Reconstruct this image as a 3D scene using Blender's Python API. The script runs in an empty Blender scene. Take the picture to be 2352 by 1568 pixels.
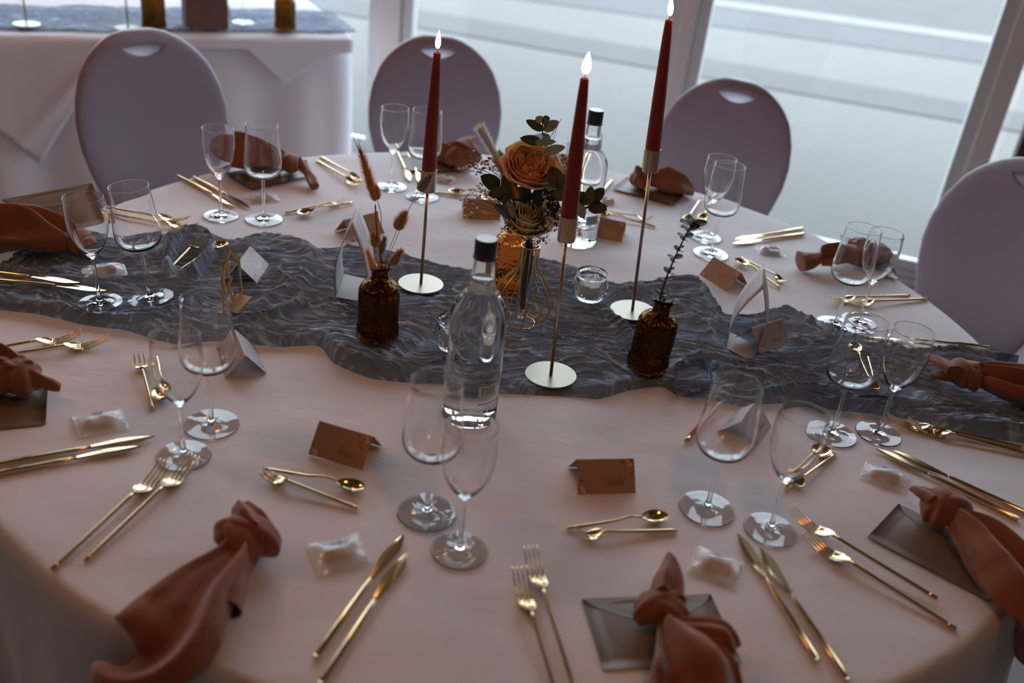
import bpy, math, random
import numpy as np
from mathutils import Matrix, Vector
random.seed(7); rng = np.random.default_rng(11)
S = bpy.context.scene; COL = S.collection; PI = math.pi; TZ = 0.75   # table top height

# ---------------------------------------------------------------- camera, world, lights, exposure
cam = bpy.data.cameras.new('camera'); co = bpy.data.objects.new('camera', cam); COL.objects.link(co); S.camera = co
p_, r_ = 0.50664, 0.12041
fw = Vector((0, math.cos(p_), -math.sin(p_))); rt = Vector((1, 0, 0)); up = rt.cross(fw)
R3 = math.cos(r_) * rt + math.sin(r_) * up; U3 = -math.sin(r_) * rt + math.cos(r_) * up
mw = Matrix((R3, U3, -fw)).transposed().to_4x4(); mw.translation = Vector((0, 0, 1.65)); co.matrix_world = mw
cam.lens = 34.15; cam.sensor_width = 36; cam.clip_start = 0.05; cam.clip_end = 200
cam.dof.use_dof = True; cam.dof.focus_distance = 1.82; cam.dof.aperture_fstop = 2.3
vs = S.view_settings; vs.view_transform = 'Standard'; vs.look = 'None'; vs.gamma = 1; vs.exposure = 0.42; vs.use_curve_mapping = False

W = bpy.data.worlds.new('overcast_sky'); S.world = W; W.use_nodes = True
nt = W.node_tree; nt.nodes.clear()
tc = nt.nodes.new('ShaderNodeTexCoord'); sx = nt.nodes.new('ShaderNodeSeparateXYZ'); rp = nt.nodes.new('ShaderNodeValToRGB')
bg = nt.nodes.new('ShaderNodeBackground'); wo = nt.nodes.new('ShaderNodeOutputWorld')
nt.links.new(tc.outputs['Generated'], sx.inputs[0]); nt.links.new(sx.outputs['Z'], rp.inputs[0])
rp.color_ramp.elements[0].color = (0.60, 0.72, 0.86, 1); rp.color_ramp.elements[1].color = (0.78, 0.92, 1.08, 1)
nt.links.new(rp.outputs[0], bg.inputs[0]); bg.inputs[1].default_value = 4.7; nt.links.new(bg.outputs[0], wo.inputs[0])

def light(name, kind, loc, power, color, size=0.1, rot=None, sy=None):
    l = bpy.data.lights.new(name, kind); l.energy = power; l.color = color
    o = bpy.data.objects.new(name, l); COL.objects.link(o); o.location = loc
    if rot: o.rotation_euler = rot
    if kind == 'AREA':
        l.size = size
        if sy: l.shape = 'RECTANGLE'; l.size_y = sy
    else: l.shadow_soft_size = size
    return o
LAMPS = [(-1.9, 1.5, 2.5), (0.4, 0.35, 2.85), (-3.2, 2.9, 2.5), (-0.9, 3.0, 2.75)]
for i, q in enumerate(LAMPS):
    light('lamp_light', 'POINT', q, (10, 9.5, 6, 4.5)[i], (1.0, 0.46, 0.17), 0.09)

# ---------------------------------------------------------------- helpers
def tag(o, label=None, cat=None, group=None, kind=None):
    if label: o['label'] = label
    if cat: o['category'] = cat
    if group: o['group'] = group
    if kind: o['kind'] = kind
    return o
ORG = {}
def empty(name, loc):
    o = bpy.data.objects.new(name, None); COL.objects.link(o); o.location = loc; o.empty_display_size = 0.02
    ORG[o.name] = np.array(loc, float); return o
def mkmesh(name, V, F, mats, smooth=True, midx=None):
    me = bpy.data.meshes.new(name)
    V = np.asarray(V, float)
    me.from_pydata(V.tolist(), [], [tuple(int(i) for i in f) for f in F])
    for m in (mats if isinstance(mats, (list, tuple)) else [mats]): me.materials.append(m)
    if smooth: me.polygons.foreach_set('use_smooth', [True] * len(me.polygons))
    if midx is not None: me.polygons.foreach_set('material_index', list(midx))
    me.update(); return me
def part(name, VF, mats, parent=None, smooth=True, midx=None, local=False):
    V, F = VF; V = np.asarray(V, float)
    if parent is not None and not local: V = V - ORG.get(parent.name, 0)
    o = bpy.data.objects.new(name, mkmesh(name, V, F, mats, smooth, midx)); COL.objects.link(o)
    if parent is not None:
        o.parent = parent
        if not local: ORG[o.name] = ORG.get(parent.name, np.zeros(3))
    return o
def copy_tree(o, parent=None):
    c = o.copy(); COL.objects.link(c)
    if parent is not None: c.parent = parent
    for ch in o.children: copy_tree(ch, c)
    return c
def join(*parts):
    V = []; F = []; n = 0
    for v, f in parts:
        v = np.asarray(v, float); V.append(v); F += [tuple(int(i) + n for i in q) for q in f]; n += len(v)
    return np.concatenate(V), F
def xf(VF, M):
    V, F = VF; V = np.asarray(V, float); A = np.array(M); return V @ A[:3, :3].T + A[:3, 3], F
def grid(nu, nv, closeu=False, off=0):
    F = []
    for i in range(nu - (0 if closeu else 1)):
        for j in range(nv - 1):
            a = i * nv + j; b = ((i + 1) % nu) * nv + j; F.append((a + off, b + off, b + 1 + off, a + 1 + off))
    return F
def crisp(prof, e=.0003):
    """add points beside sharp corners so smooth shading stays flat on the faces"""
    P = [np.array(p, float) for p in prof]; out = [P[0]]
    for i in range(1, len(P) - 1):
        a, b = P[i] - P[i - 1], P[i + 1] - P[i]; la, lb = np.linalg.norm(a), np.linalg.norm(b)
        if la < 1e-9 or lb < 1e-9: out.append(P[i]); continue
        turn = math.acos(max(-1, min(1, float(a @ b) / (la * lb))))
        if turn > .35:
            if la > 3 * e: out.append(P[i] - a / la * e)
            out.append(P[i])
            if lb > 3 * e: out.append(P[i] + b / lb * e)
        else: out.append(P[i])
    out.append(P[-1]); return [tuple(q) for q in out]
def lathe(prof, n=40, flute=None):
    prof = crisp(prof); V = []
    for k in range(n):
        a = 2 * PI * k / n
        for i, (r, z) in enumerate(prof):
            rr = r * (1 + (flute(a, z) if flute else 0)); V.append((rr * math.cos(a), rr * math.sin(a), z))
    return np.array(V), grid(n, len(prof), True)
def smoothpts(P, n):
    P = np.asarray(P, float); m = len(P); t = np.linspace(0, m - 1, n); out = []
    for s in t:
        i = min(int(s), m - 2); u = s - i
        p0, p1, p2, p3 = P[max(i - 1, 0)], P[i], P[i + 1], P[min(i + 2, m - 1)]
        out.append(0.5 * ((2 * p1) + (-p0 + p2) * u + (2 * p0 - 5 * p1 + 4 * p2 - p3) * u * u + (-p0 + 3 * p1 - 3 * p2 + p3) * u ** 3))
    return np.array(out)
def tube(P, r, n=8, cap=True):
    P = np.asarray(P, float); m = len(P); r = np.broadcast_to(r, (m,)); Tn = np.gradient(P, axis=0)
    Tn /= np.linalg.norm(Tn, axis=1)[:, None] + 1e-12
    a = np.array([0, 0, 1.]) if abs(Tn[0][2]) < .9 else np.array([1., 0, 0]); V = []
    N = np.cross(Tn[0], a); N /= np.linalg.norm(N)
    for i in range(m):
        N = N - Tn[i] * (N @ Tn[i]); N /= np.linalg.norm(N); B = np.cross(Tn[i], N)
        for k in range(n):
            q = 2 * PI * k / n; V.append(P[i] + r[i] * (math.cos(q) * N + math.sin(q) * B))
    F = []
    for i in range(m - 1):
        for k in range(n):
            a0 = i * n + k; a1 = i * n + (k + 1) % n; F.append((a0, a1, a1 + n, a0 + n))
    if cap: F.append(tuple(range(n - 1, -1, -1))); F.append(tuple((m - 1) * n + k for k in range(n)))
    return np.array(V), F
def box(a, b):
    V = [(x, y, z) for x in (a[0], b[0]) for y in (a[1], b[1]) for z in (a[2], b[2])]
    return np.array(V, float), [(0, 1, 3, 2), (4, 6, 7, 5), (0, 4, 5, 1), (2, 3, 7, 6), (0, 2, 6, 4), (1, 5, 7, 3)]
def bevel(o, w=0.002, seg=2):
    m = o.modifiers.new('bevel', 'BEVEL'); m.width = w; m.segments = seg; m.limit_method = 'ANGLE'; return o
def solid(o, t=0.0006, off=0):
    m = o.modifiers.new('solid', 'SOLIDIFY'); m.thickness = t; m.offset = off; return o
def subs(o, n=1):
    m = o.modifiers.new('sub', 'SUBSURF'); m.levels = n; m.render_levels = n; return o
def frame(o, x, upv=(0, 0, 1)):
    x = Vector(x).normalized(); u = Vector(upv); y = u.cross(x)
    if y.length < 1e-6: y = Vector((0, 1, 0)).cross(x)
    y.normalize(); z = x.cross(y)
    m = Matrix((x, y, z)).transposed().to_4x4(); m.translation = Vector(o); return m
def noise2(nx, ny, gx, gy, seed):
    """smooth lattice noise on an nx*ny grid with gx*gy cells, range about -1..1"""
    g = np.random.default_rng(seed).uniform(-1, 1, (gx + 3, gy + 3))
    def ax(n, c):
        t = np.linspace(0, c - 1e-6, n); i = t.astype(int); u = t - i
        w = np.stack([(1 - u) ** 3, 3 * u ** 3 - 6 * u ** 2 + 4, -3 * u ** 3 + 3 * u ** 2 + 3 * u + 1, u ** 3], 1) / 6
        return i, w
    i, wi = ax(nx, gx); j, wj = ax(ny, gy)
    A = sum(wi[:, k][:, None] * g[i + k] for k in range(4)); return 2.0 * sum(wj[:, k][None, :] * A[:, j + k] for k in range(4))

# ---------------------------------------------------------------- materials
def mat(name, color, rough=0.6, metal=0, spec=0.5, bump=None, var=None, sss=0, sheen=0, trans=0, stretch=None, coat=0):
    m = bpy.data.materials.new(name); m.use_nodes = True; n = m.node_tree; b = n.nodes['Principled BSDF']
    b.inputs['Base Color'].default_value = (*color, 1); b.inputs['Roughness'].default_value = rough
    b.inputs['Metallic'].default_value = metal; b.inputs['Specular IOR Level'].default_value = spec
    b.inputs['Subsurface Weight'].default_value = sss; b.inputs['Subsurface Scale'].default_value = 0.01
    b.inputs['Sheen Weight'].default_value = sheen; b.inputs['Transmission Weight'].default_value = trans
    b.inputs['Coat Weight'].default_value = coat
    if bump or var:
        t = n.nodes.new('ShaderNodeTexCoord'); mp = n.nodes.new('ShaderNodeMapping'); n.links.new(t.outputs['Object'], mp.inputs[0])
        if stretch: mp.inputs['Scale'].default_value = stretch
    if bump:
        nz = n.nodes.new('ShaderNodeTexNoise'); nz.inputs['Scale'].default_value = bump[0]; nz.inputs['Detail'].default_value = 4
        n.links.new(mp.outputs[0], nz.inputs['Vector']); bp = n.nodes.new('ShaderNodeBump'); bp.inputs['Strength'].default_value = bump[1]
        bp.inputs['Distance'].default_value = bump[2] if len(bump) > 2 else 0.002
        n.links.new(nz.outputs[0], bp.inputs['Height']); n.links.new(bp.outputs[0], b.inputs['Normal'])
    if var:
        nz = n.nodes.new('ShaderNodeTexNoise'); nz.inputs['Scale'].default_value = var[0]; nz.inputs['Detail'].default_value = 5
        n.links.new(mp.outputs[0], nz.inputs['Vector']); cr = n.nodes.new('ShaderNodeValToRGB')
        cr.color_ramp.elements[0].position = .3; cr.color_ramp.elements[1].position = .7
        cr.color_ramp.elements[0].color = (*[c * (1 - var[1]) for c in color], 1); cr.color_ramp.elements[1].color = (*[min(1, c * (1 + var[1])) for c in color], 1)
        n.links.new(nz.outputs[0], cr.inputs[0]); n.links.new(cr.outputs[0], b.inputs['Base Color'])
    return m
def glassmat(name, color=(1, 1, 1), rough=0.0, ior=1.45, bump=None, clear=0):
    m = bpy.data.materials.new(name); m.use_nodes = True; n = m.node_tree; n.nodes.clear()
    g = n.nodes.new('ShaderNodeBsdfGlass'); g.inputs[0].default_value = (*color, 1); g.inputs['Roughness'].default_value = rough; g.inputs['IOR'].default_value = ior
    o = n.nodes.new('ShaderNodeOutputMaterial'); 
    if clear:
        tr = n.nodes.new('ShaderNodeBsdfTransparent'); tr.inputs[0].default_value = (*color, 1); mx = n.nodes.new('ShaderNodeMixShader'); mx.inputs[0].default_value = clear
        n.links.new(g.outputs[0], mx.inputs[1]); n.links.new(tr.outputs[0], mx.inputs[2]); n.links.new(mx.outputs[0], o.inputs[0])
    else: n.links.new(g.outputs[0], o.inputs[0])
    if bump:
        t = n.nodes.new('ShaderNodeTexCoord'); v = n.nodes.new('ShaderNodeTexVoronoi'); v.inputs['Scale'].default_value = bump[0]; v.feature = 'SMOOTH_F1'
        n.links.new(t.outputs['Object'], v.inputs['Vector']); bp = n.nodes.new('ShaderNodeBump'); bp.inputs['Strength'].default_value = bump[1]; bp.inputs['Distance'].default_value = .003
        n.links.new(v.outputs['Distance'], bp.inputs['Height']); n.links.new(bp.outputs[0], g.inputs['Normal'])
    return m
def clearmat(name, color, tr, rough=0.15, fac=None):
    """thin see-through sheet: part transparent, part glossy white film"""
    m = bpy.data.materials.new(name); m.use_nodes = True; n = m.node_tree; b = n.nodes['Principled BSDF']; o = n.nodes['Material Output']
    b.inputs['Base Color'].default_value = (*color, 1); b.inputs['Roughness'].default_value = rough
    t = n.nodes.new('ShaderNodeBsdfTransparent'); mx = n.nodes.new('ShaderNodeMixShader'); mx.inputs[0].default_value = 1 - tr
    n.links.new(t.outputs[0], mx.inputs[1]); n.links.new(b.outputs[0], mx.inputs[2]); n.links.new(mx.outputs[0], o.inputs[0]); return m
M_ = {}
M_['cloth'] = mat('tablecloth_linen', (0.80, 0.75, 0.78), 0.85, bump=(4, .45, .014), sheen=.2, stretch=(1.0, 1.9, 1))
M_['cloth2'] = mat('far_tablecloth_linen', (0.80, 0.74, 0.77), 0.85, bump=(6, .3, .01))
M_['spandex'] = mat('chair_spandex', (0.31, 0.25, 0.31), 0.42, spec=.35, sheen=.3, bump=(900, .05))
M_['spandex_thin'] = mat('chair_spandex_thin', (0.62, 0.56, 0.62), 0.6)
M_['napkin'] = mat('napkin_linen', (0.27, 0.088, 0.038), 0.9, sheen=.35, bump=(11, .45, .02), var=(14, .12))
M_['gold'] = mat('gold_metal', (0.76, 0.56, 0.31), 0.12, metal=1)
M_['gold_b'] = mat('brushed_gold', (0.80, 0.58, 0.33), 0.28, metal=1, bump=(400, .05, .0004))
M_['gold_disk'] = mat('polished_gold_plate', (0.42, 0.37, 0.29), 0.42, metal=1, bump=(30, .03, .001))
M_['copper'] = mat('brushed_copper', (0.60, 0.42, 0.29), 0.3, metal=1)
M_['wire'] = mat('gold_wire', (0.80, 0.46, 0.14), 0.25, metal=1)
M_['glass'] = glassmat('clear_glass'); M_['glass_emb'] = glassmat('embossed_glass', bump=(160, .5))
M_['glass_w'] = glassmat('glass_and_water', (0.97, 0.985, 0.98), ior=1.36)
M_['amber'] = glassmat('amber_glass', (0.56, 0.41, 0.24), bump=(150, .7))
M_['amber_backlit'] = glassmat('backlit_amber_glass', (0.82, 0.60, 0.38), bump=(150, .7))  # lighter copy of the amber glass, backlight put into its colour
M_['wax'] = mat('red_wax', (0.25, 0.021, 0.011), 0.42, sss=.35, bump=(60, .05)); M_['wax_w'] = mat('white_wax', (0.85, 0.84, 0.8), 0.5, sss=.3)
M_['wick'] = mat('burnt_wick', (0.02, 0.02, 0.03), 0.9)
M_['kraft'] = mat('kraft_paper', (0.21, 0.140, 0.092), 0.46, var=(300, .06)); M_['kraft2'] = mat('kraft_card', (0.47, 0.27, 0.17), 0.8, var=(400, .05))
M_['white_card'] = mat('white_card', (0.66, 0.65, 0.66), 0.7); M_['menu'] = mat('menu_card', (0.52, 0.46, 0.46), 0.5)
M_['ink'] = mat('black_ink', (0.03, 0.028, 0.028), 0.6); M_['gold_ink'] = mat('gold_foil_ink', (0.85, 0.55, 0.18), 0.25, metal=.7); M_['silver_ink'] = mat('pale_foil_ink', (0.95, 0.93, 0.9), 0.3)
M_['pink'] = mat('printed_rose', (0.62, 0.16, 0.13), 0.7); M_['pink2'] = mat('printed_pale_rose', (0.80, 0.42, 0.32), 0.7); M_['green_ink'] = mat('printed_leaf', (0.03, 0.05, 0.045), 0.7)
M_['wood'] = mat('laser_cut_plywood', (0.50, 0.29, 0.12), 0.6, var=(40, .18), stretch=(1, 8, 1)); M_['wood_d'] = mat('burnt_plywood_edge', (0.06, 0.035, 0.02), .8)
M_['cap'] = mat('dark_blue_cap', (0.018, 0.018, 0.04), 0.35); M_['cap_top'] = mat('cap_top_disc', (0.75, 0.77, 0.78), 0.35)
M_['blue_ink'] = mat('blue_print', (0.10, 0.16, 0.42), 0.6); M_['label_w'] = clearmat('clear_label', (0.75, 0.78, 0.85), .75, .4); M_['label_b'] = mat('pale_barcode_ground', (0.62, 0.62, 0.62), .6)
M_['film'] = clearmat('cellophane', (0.97, 1.0, 1.0), .50, .12); M_['biscuit'] = mat('caramel_biscuit', (0.50, 0.14, 0.025), 0.7, bump=(200, .4), var=(80, .2))
M_['frame'] = mat('white_window_frame', (0.66, 0.66, 0.66), 0.4); M_['frame_w'] = mat('window_pillar_paint', (0.78, 0.70, 0.69), 0.6)
M_['wall'] = mat('plaster_wall', (0.22, 0.18, 0.16), 0.9); M_['ceil'] = mat('ceiling_paint', (0.16, 0.13, 0.115), 0.9); M_['floor'] = mat('grey_floor', (0.36, 0.33, 0.31), 0.6, var=(3, .1))
M_['brown'] = mat('dark_brown_drape', (0.075, 0.045, 0.042), 0.85); M_['pave'] = mat('pale_pavement', (0.122, 0.112, 0.099), 0.85, var=(1.2, .035), bump=(60, .1))
M_['kerb'] = mat('grey_gutter_paving', (0.079, 0.075, 0.070), 0.85, var=(1.5, .03)); M_['road'] = mat('road_asphalt', (0.080, 0.075, 0.068), 0.9, var=(1.5, .04)); M_['line'] = mat('white_road_paint', (0.16, 0.150, 0.135), 0.7)
M_['leaf'] = mat('eucalyptus_leaf', (0.035, 0.060, 0.020), 0.5, var=(60, .35)); M_['leaf_g'] = mat('grey_green_leaf', (0.30, 0.36, 0.34), 0.6, var=(50, .15)); M_['leaf_d'] = mat('dark_dried_leaf', (0.030, 0.040, 0.045), 0.6, var=(50, .4))
M_['leaf_o'] = mat('olive_leaf', (0.10, 0.085, 0.022), 0.5, var=(60, .3))
M_['stem'] = mat('reddish_stem', (0.16, 0.05, 0.045), .6); M_['stem_g'] = mat('dark_green_stem', (0.035, 0.045, 0.03), .6); M_['straw'] = mat('dry_straw', (0.72, 0.40, 0.18), .8)
M_['peach'] = mat('peach_petal', (0.98, 0.46, 0.17), 0.6, sss=.15, var=(30, .12)); M_['peach2'] = mat('pale_peach_petal', (0.97, 0.60, 0.38), 0.6, sss=.15, var=(30, .1))
M_['cream'] = mat('cream_petal', (0.97, 0.80, 0.54), 0.6, sss=.15, var=(20, .08)); M_['cream2'] = mat('yellow_petal', (0.95, 0.66, 0.22), 0.6, sss=.1)
M_['bud'] = mat('gypsophila_bud', (0.85, 0.66, 0.54), .8); M_['pampas'] = mat('pale_plume', (0.95, 0.90, 0.84), .9); M_['pinkfluff'] = mat('pink_bunny_tail', (0.85, 0.58, 0.46), .95)
M_['fluff'] = mat('brown_bunny_tail', (0.66, 0.38, 0.16), .95, var=(200, .3)); M_['fluff_g'] = mat('grey_bunny_tail', (0.45, 0.36, 0.29), .95, var=(200, .25)); M_['wheat'] = mat('rust_wheat', (0.72, 0.33, 0.13), .9, var=(120, .25)); M_['fluff_o'] = mat('orange_bunny_tail', (0.90, 0.55, 0.32), .95)
M_['bluef'] = mat('blue_grey_feather', (0.14, 0.17, 0.22), .8)

def flamemat():
    m = bpy.data.materials.new('candle_flame'); m.use_nodes = True; n = m.node_tree; n.nodes.clear()
    t = n.nodes.new('ShaderNodeTexCoord'); s = n.nodes.new('ShaderNodeSeparateXYZ'); r = n.nodes.new('ShaderNodeValToRGB'); e = n.nodes.new('ShaderNodeEmission'); o = n.nodes.new('ShaderNodeOutputMaterial')
    n.links.new(t.outputs['Generated'], s.inputs[0]); n.links.new(s.outputs['Z'], r.inputs[0]); n.links.new(r.outputs[0], e.inputs[0]); n.links.new(e.outputs[0], o.inputs[0])
    r.color_ramp.elements[0].color = (1, .45, .18, 1); r.color_ramp.elements[1].position = .35; r.color_ramp.elements[1].color = (1, .86, .62, 1); e.inputs[1].default_value = 5; return m
M_['flame'] = flamemat()

def gauzemat():
    m = bpy.data.materials.new('slate_gauze'); m.use_nodes = True; n = m.node_tree; b = n.nodes['Principled BSDF']; o = n.nodes['Material Output']
    b.inputs['Roughness'].default_value = .9; b.inputs['Sheen Weight'].default_value = .25
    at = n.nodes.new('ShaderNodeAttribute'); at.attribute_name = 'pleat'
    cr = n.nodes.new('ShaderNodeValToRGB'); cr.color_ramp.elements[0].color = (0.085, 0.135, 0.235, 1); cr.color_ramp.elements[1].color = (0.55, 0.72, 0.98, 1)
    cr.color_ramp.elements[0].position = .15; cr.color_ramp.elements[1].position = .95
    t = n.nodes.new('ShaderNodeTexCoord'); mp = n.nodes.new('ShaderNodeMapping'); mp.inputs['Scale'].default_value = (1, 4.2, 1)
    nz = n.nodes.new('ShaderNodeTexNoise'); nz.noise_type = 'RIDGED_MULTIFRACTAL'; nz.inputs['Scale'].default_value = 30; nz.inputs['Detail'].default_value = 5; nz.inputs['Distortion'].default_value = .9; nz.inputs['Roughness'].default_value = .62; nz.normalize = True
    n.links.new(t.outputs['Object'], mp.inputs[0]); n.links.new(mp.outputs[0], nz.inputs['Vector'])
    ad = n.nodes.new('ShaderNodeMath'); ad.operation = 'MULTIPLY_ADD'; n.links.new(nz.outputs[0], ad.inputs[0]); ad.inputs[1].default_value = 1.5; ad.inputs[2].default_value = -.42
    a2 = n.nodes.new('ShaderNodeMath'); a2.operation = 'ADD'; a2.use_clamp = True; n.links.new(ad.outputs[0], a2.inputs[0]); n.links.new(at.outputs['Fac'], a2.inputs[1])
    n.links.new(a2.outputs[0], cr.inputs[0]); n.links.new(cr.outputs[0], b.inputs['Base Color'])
    bp = n.nodes.new('ShaderNodeBump'); bp.inputs['Strength'].default_value = .8; bp.inputs['Distance'].default_value = .004; n.links.new(nz.outputs[0], bp.inputs['Height']); n.links.new(bp.outputs[0], b.inputs['Normal'])
    mr = n.nodes.new('ShaderNodeMapRange'); n.links.new(a2.outputs[0], mr.inputs[0]); mr.inputs[3].default_value = .66; mr.inputs[4].default_value = .97
    tr = n.nodes.new('ShaderNodeBsdfTransparent'); mx = n.nodes.new('ShaderNodeMixShader'); n.links.new(mr.outputs[0], mx.inputs[0]); n.links.new(tr.outputs[0], mx.inputs[1]); n.links.new(b.outputs[0], mx.inputs[2]); n.links.new(mx.outputs[0], o.inputs[0]); return m
M_['gauze'] = gauzemat()

# ---------------------------------------------------------------- the setting
def struct(name, VF, m, parent=None, smooth=False):
    o = part(name, VF, m, parent, smooth)
    if parent is None: o['kind'] = 'structure'
    return o
A0 = np.array((-0.938, 4.705)); DW = np.array((0.9594, -0.2820)); NW = np.array((0.2820, 0.9594))   # window wall: origin, along, outward
def wbox(s0, s1, d0, d1, z0, z1):
    V, F = box((s0, d0, z0), (s1, d1, z1)); out = np.zeros_like(V)
    out[:, :2] = A0 + V[:, 0:1] * DW + V[:, 1:2] * NW; out[:, 2] = V[:, 2]; return out, F
struct('floor', ([(-5.2, -3.2, 0), (3.9, -3.2, 0), (3.9, 3.24, 0), (-5.2, 5.91, 0)], [(0, 1, 2, 3)]), M_['floor'])
struct('ceiling', box((-5.2, -3.2, 3.4), (3.3, 5.4, 3.5)), M_['ceil'])
struct('wall_left', box((-5.2, -3.2, 0), (-5.1, 5.9, 3.4)), M_['wall'])
struct('wall_back', box((-5.1, -3.2, 0), (3.2, -3.1, 3.4)), M_['wall'])
struct('wall_right', box((3.2, -3.2, 0), (3.3, 3.45, 3.4)), M_['wall'])
struct('wall_right_curtained', wbox(2.965, 3.9, -.02, .06, 0.02, 3.4), M_['brown'])
struct('wall_window_head', wbox(-4.4, 4.4, -.06, .1, 3.25, 3.4), M_['frame_w'])
pane = bpy.data.materials.new('window_pane'); pane.use_nodes = True; n = pane.node_tree; n.nodes.clear()
g_ = n.nodes.new('ShaderNodeBsdfGlossy'); g_.inputs['Roughness'].default_value = 0; t_ = n.nodes.new('ShaderNodeBsdfTransparent'); t_.inputs[0].default_value = (.97, .985, .98, 1)
fc_ = n.nodes.new('ShaderNodeLayerWeight'); fc_.inputs[0].default_value = .5; pw = n.nodes.new('ShaderNodeMath'); pw.operation = 'POWER'; pw.inputs[1].default_value = 5; n.links.new(fc_.outputs['Facing'], pw.inputs[0]); lw = n.nodes.new('ShaderNodeMath'); lw.operation = 'MULTIPLY_ADD'; lw.inputs[1].default_value = .9; lw.inputs[2].default_value = .035; n.links.new(pw.outputs[0], lw.inputs[0]); mx = n.nodes.new('ShaderNodeMixShader'); o_ = n.nodes.new('ShaderNodeOutputMaterial')
n.links.new(lw.outputs[0], mx.inputs[0]); n.links.new(t_.outputs[0], mx.inputs[1]); n.links.new(g_.outputs[0], mx.inputs[2]); n.links.new(mx.outputs[0], o_.inputs[0])
posts = [(-2.78, -2.60), (-1.33, -1.15), (0.129, 0.305), (1.52, 1.645), (2.765, 2.905)]
for i, (a, b) in enumerate(posts):
    o = struct('trim_%d' % (i + 1), wbox(a + .03, b - .03, -.05, .05, 0, 3.25), M_['frame_w'] if i > 1 else M_['frame'])
    bevel(o, .006)
spans = [(-4.3, -2.78), (-2.60, -1.33), (-1.15, 0.129), (0.305, 1.52), (1.645, 2.765), (2.905, 2.965)]
for i, (a, b) in enumerate(spans):
    w = empty('window_%d' % (i + 1), tuple((A0 + (a + b) / 2 * DW).tolist()) + (0.0,)); w['kind'] = 'structure'
    if i < 5:
        for s0, s1, nm in ((a, a + .022, 'window_frame'), (b - .022, b, 'window_frame')):
            f = part(nm, wbox(s0 - .03 * (s0 == a), s1 + .03 * (s1 == b), -.03, .03, .0, 3.25), M_['frame'], w, False); bevel(f, .004)
        part('bottom_rail', wbox(a, b, -.035, .035, .0, .06), M_['frame'], w, False)
        part('lower_sill', wbox(a, b, -.06, -.036, .0, .028), M_['frame'], w, False)
        part('rail_bead', wbox(a, b, -.02, .02, .06, .105), M_['frame'], w, False)
        part('glass_pane', wbox(a + .02, b - .02, -.004, .004, .10, 3.25), pane, w, False)
    else:
        part('glass_pane', wbox(a, b, -.004, .004, .0, 3.25), pane, w, False)
struct('pavement', ([(-40, 3.2, -.02), (40, 3.2, -.02), (40, 60, -.02), (-40, 60, -.02)], [(0, 1, 2, 3)]), M_['pave'])
def strip(name, y0, y1, slope, x0, x1, z, m):
    return struct(name, ([(x0, y0 + slope * x0, z), (x1, y0 + slope * x1, z), (x1, y1 + slope * x1, z), (x0, y1 + slope * x0, z)], [(0, 1, 2, 3)]), m)
strip('paving_gutter', 7.70, 8.38, -.235, -14, 14, -.012, M_['kerb'])
strip('paving_joint_strip', 9.72, 10.95, -.095, -20, 20, -.014, M_['kerb'])
strip('road_marking', 10.86, 11.30, -.095, -20, 20, -.008, M_['line'])
strip('road_surface', 11.28, 40, -.095, -30, 30, -.012, M_['road'])
for q, wh in zip(LAMPS, ('over the left side of the round table', 'over the near side of the round table', 'furthest left, beside the far table', 'between the round table and the far table')):
    p = empty('pendant_lamp', (q[0], q[1], 3.4)); tag(p, 'small warm pendant lamp ' + wh + ', above the picture', 'lamp', 'pendant lamps over the room')
    part('cord', tube([(q[0], q[1], q[2] + .14), (q[0], q[1], 3.4)], .003, 6), M_['cap'], p)
    part('lamp_shade', xf(lathe([(.02, .14), (.05, .13), (.12, .10), (.118, .098), (.05, .125), (.02, .135)], 24), Matrix.Translation(q)), M_['gold_b'], p)

# ---------------------------------------------------------------- tables
TC = np.array((0.0, 1.725)); TR = 1.0
def round_table():
    t = empty('round_table', (TC[0], TC[1], 0)); tag(t, 'large round banquet table laid for ten under a pale cloth', 'table')
    part('tabletop', xf(lathe([(0, .72), (.93, .72), (.94, .735), (.93, .744), (0, .744)], 64), Matrix.Translation((TC[0], TC[1], 0))), M_['wood'], t)
    for k in range(4):
        a = PI / 4 + k * PI / 2; x, y = TC[0] + .5 * math.cos(a), TC[1] + .5 * math.sin(a); part('leg', tube([(x, y, 0), (x, y, .72)], .02, 8), M_['cap'], t)
    n = 420; rs = list(np.linspace(.02, .985, 40)) + [.993, .999, 1.003]; V = []; z0 = [0] * 40 + [-.0012, -.0045, -.011]
    drops = np.linspace(.03, .73, 22)
    for k in range(n):
        a = 2 * PI * k / n
        for r, z in zip(rs, z0): V.append((TC[0] + r * math.cos(a), TC[1] + r * math.sin(a), TZ + z - .0006 + .0006 * math.sin(7 * a + 9 * r) * math.sin(13 * r)))
        for d in drops:
            w = min(1, d / .5); rr = 1.005 + .02 * w + (.028 * math.sin(17 * a + 1.3 * math.sin(3 * a)) + .012 * math.sin(41 * a)) * w ** 1.3
            V.append((TC[0] + rr * math.cos(a), TC[1] + rr * math.sin(a), TZ - d))
    F = grid(n, len(rs) + len(drops), True); c = len(V); V.append((TC[0], TC[1], TZ - .0006)); m = len(rs) + len(drops)
    F += [(c, ((k + 1) % n) * m, k * m) for k in range(n)]
    o = part('tablecloth', (V, F), M_['cloth']); tag(o, 'pale pinkish cloth covering the round foreground table', 'tablecloth')
round_table()
BO = np.array((-0.765, 3.985)); BX = np.array((-.8712, -.4909)); BY = np.array((-.4909, .8712))     # far table: right corner, along front edge, away
def bt(s, d): q = BO + s * BX + d * BY; return float(q[0]), float(q[1])
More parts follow.
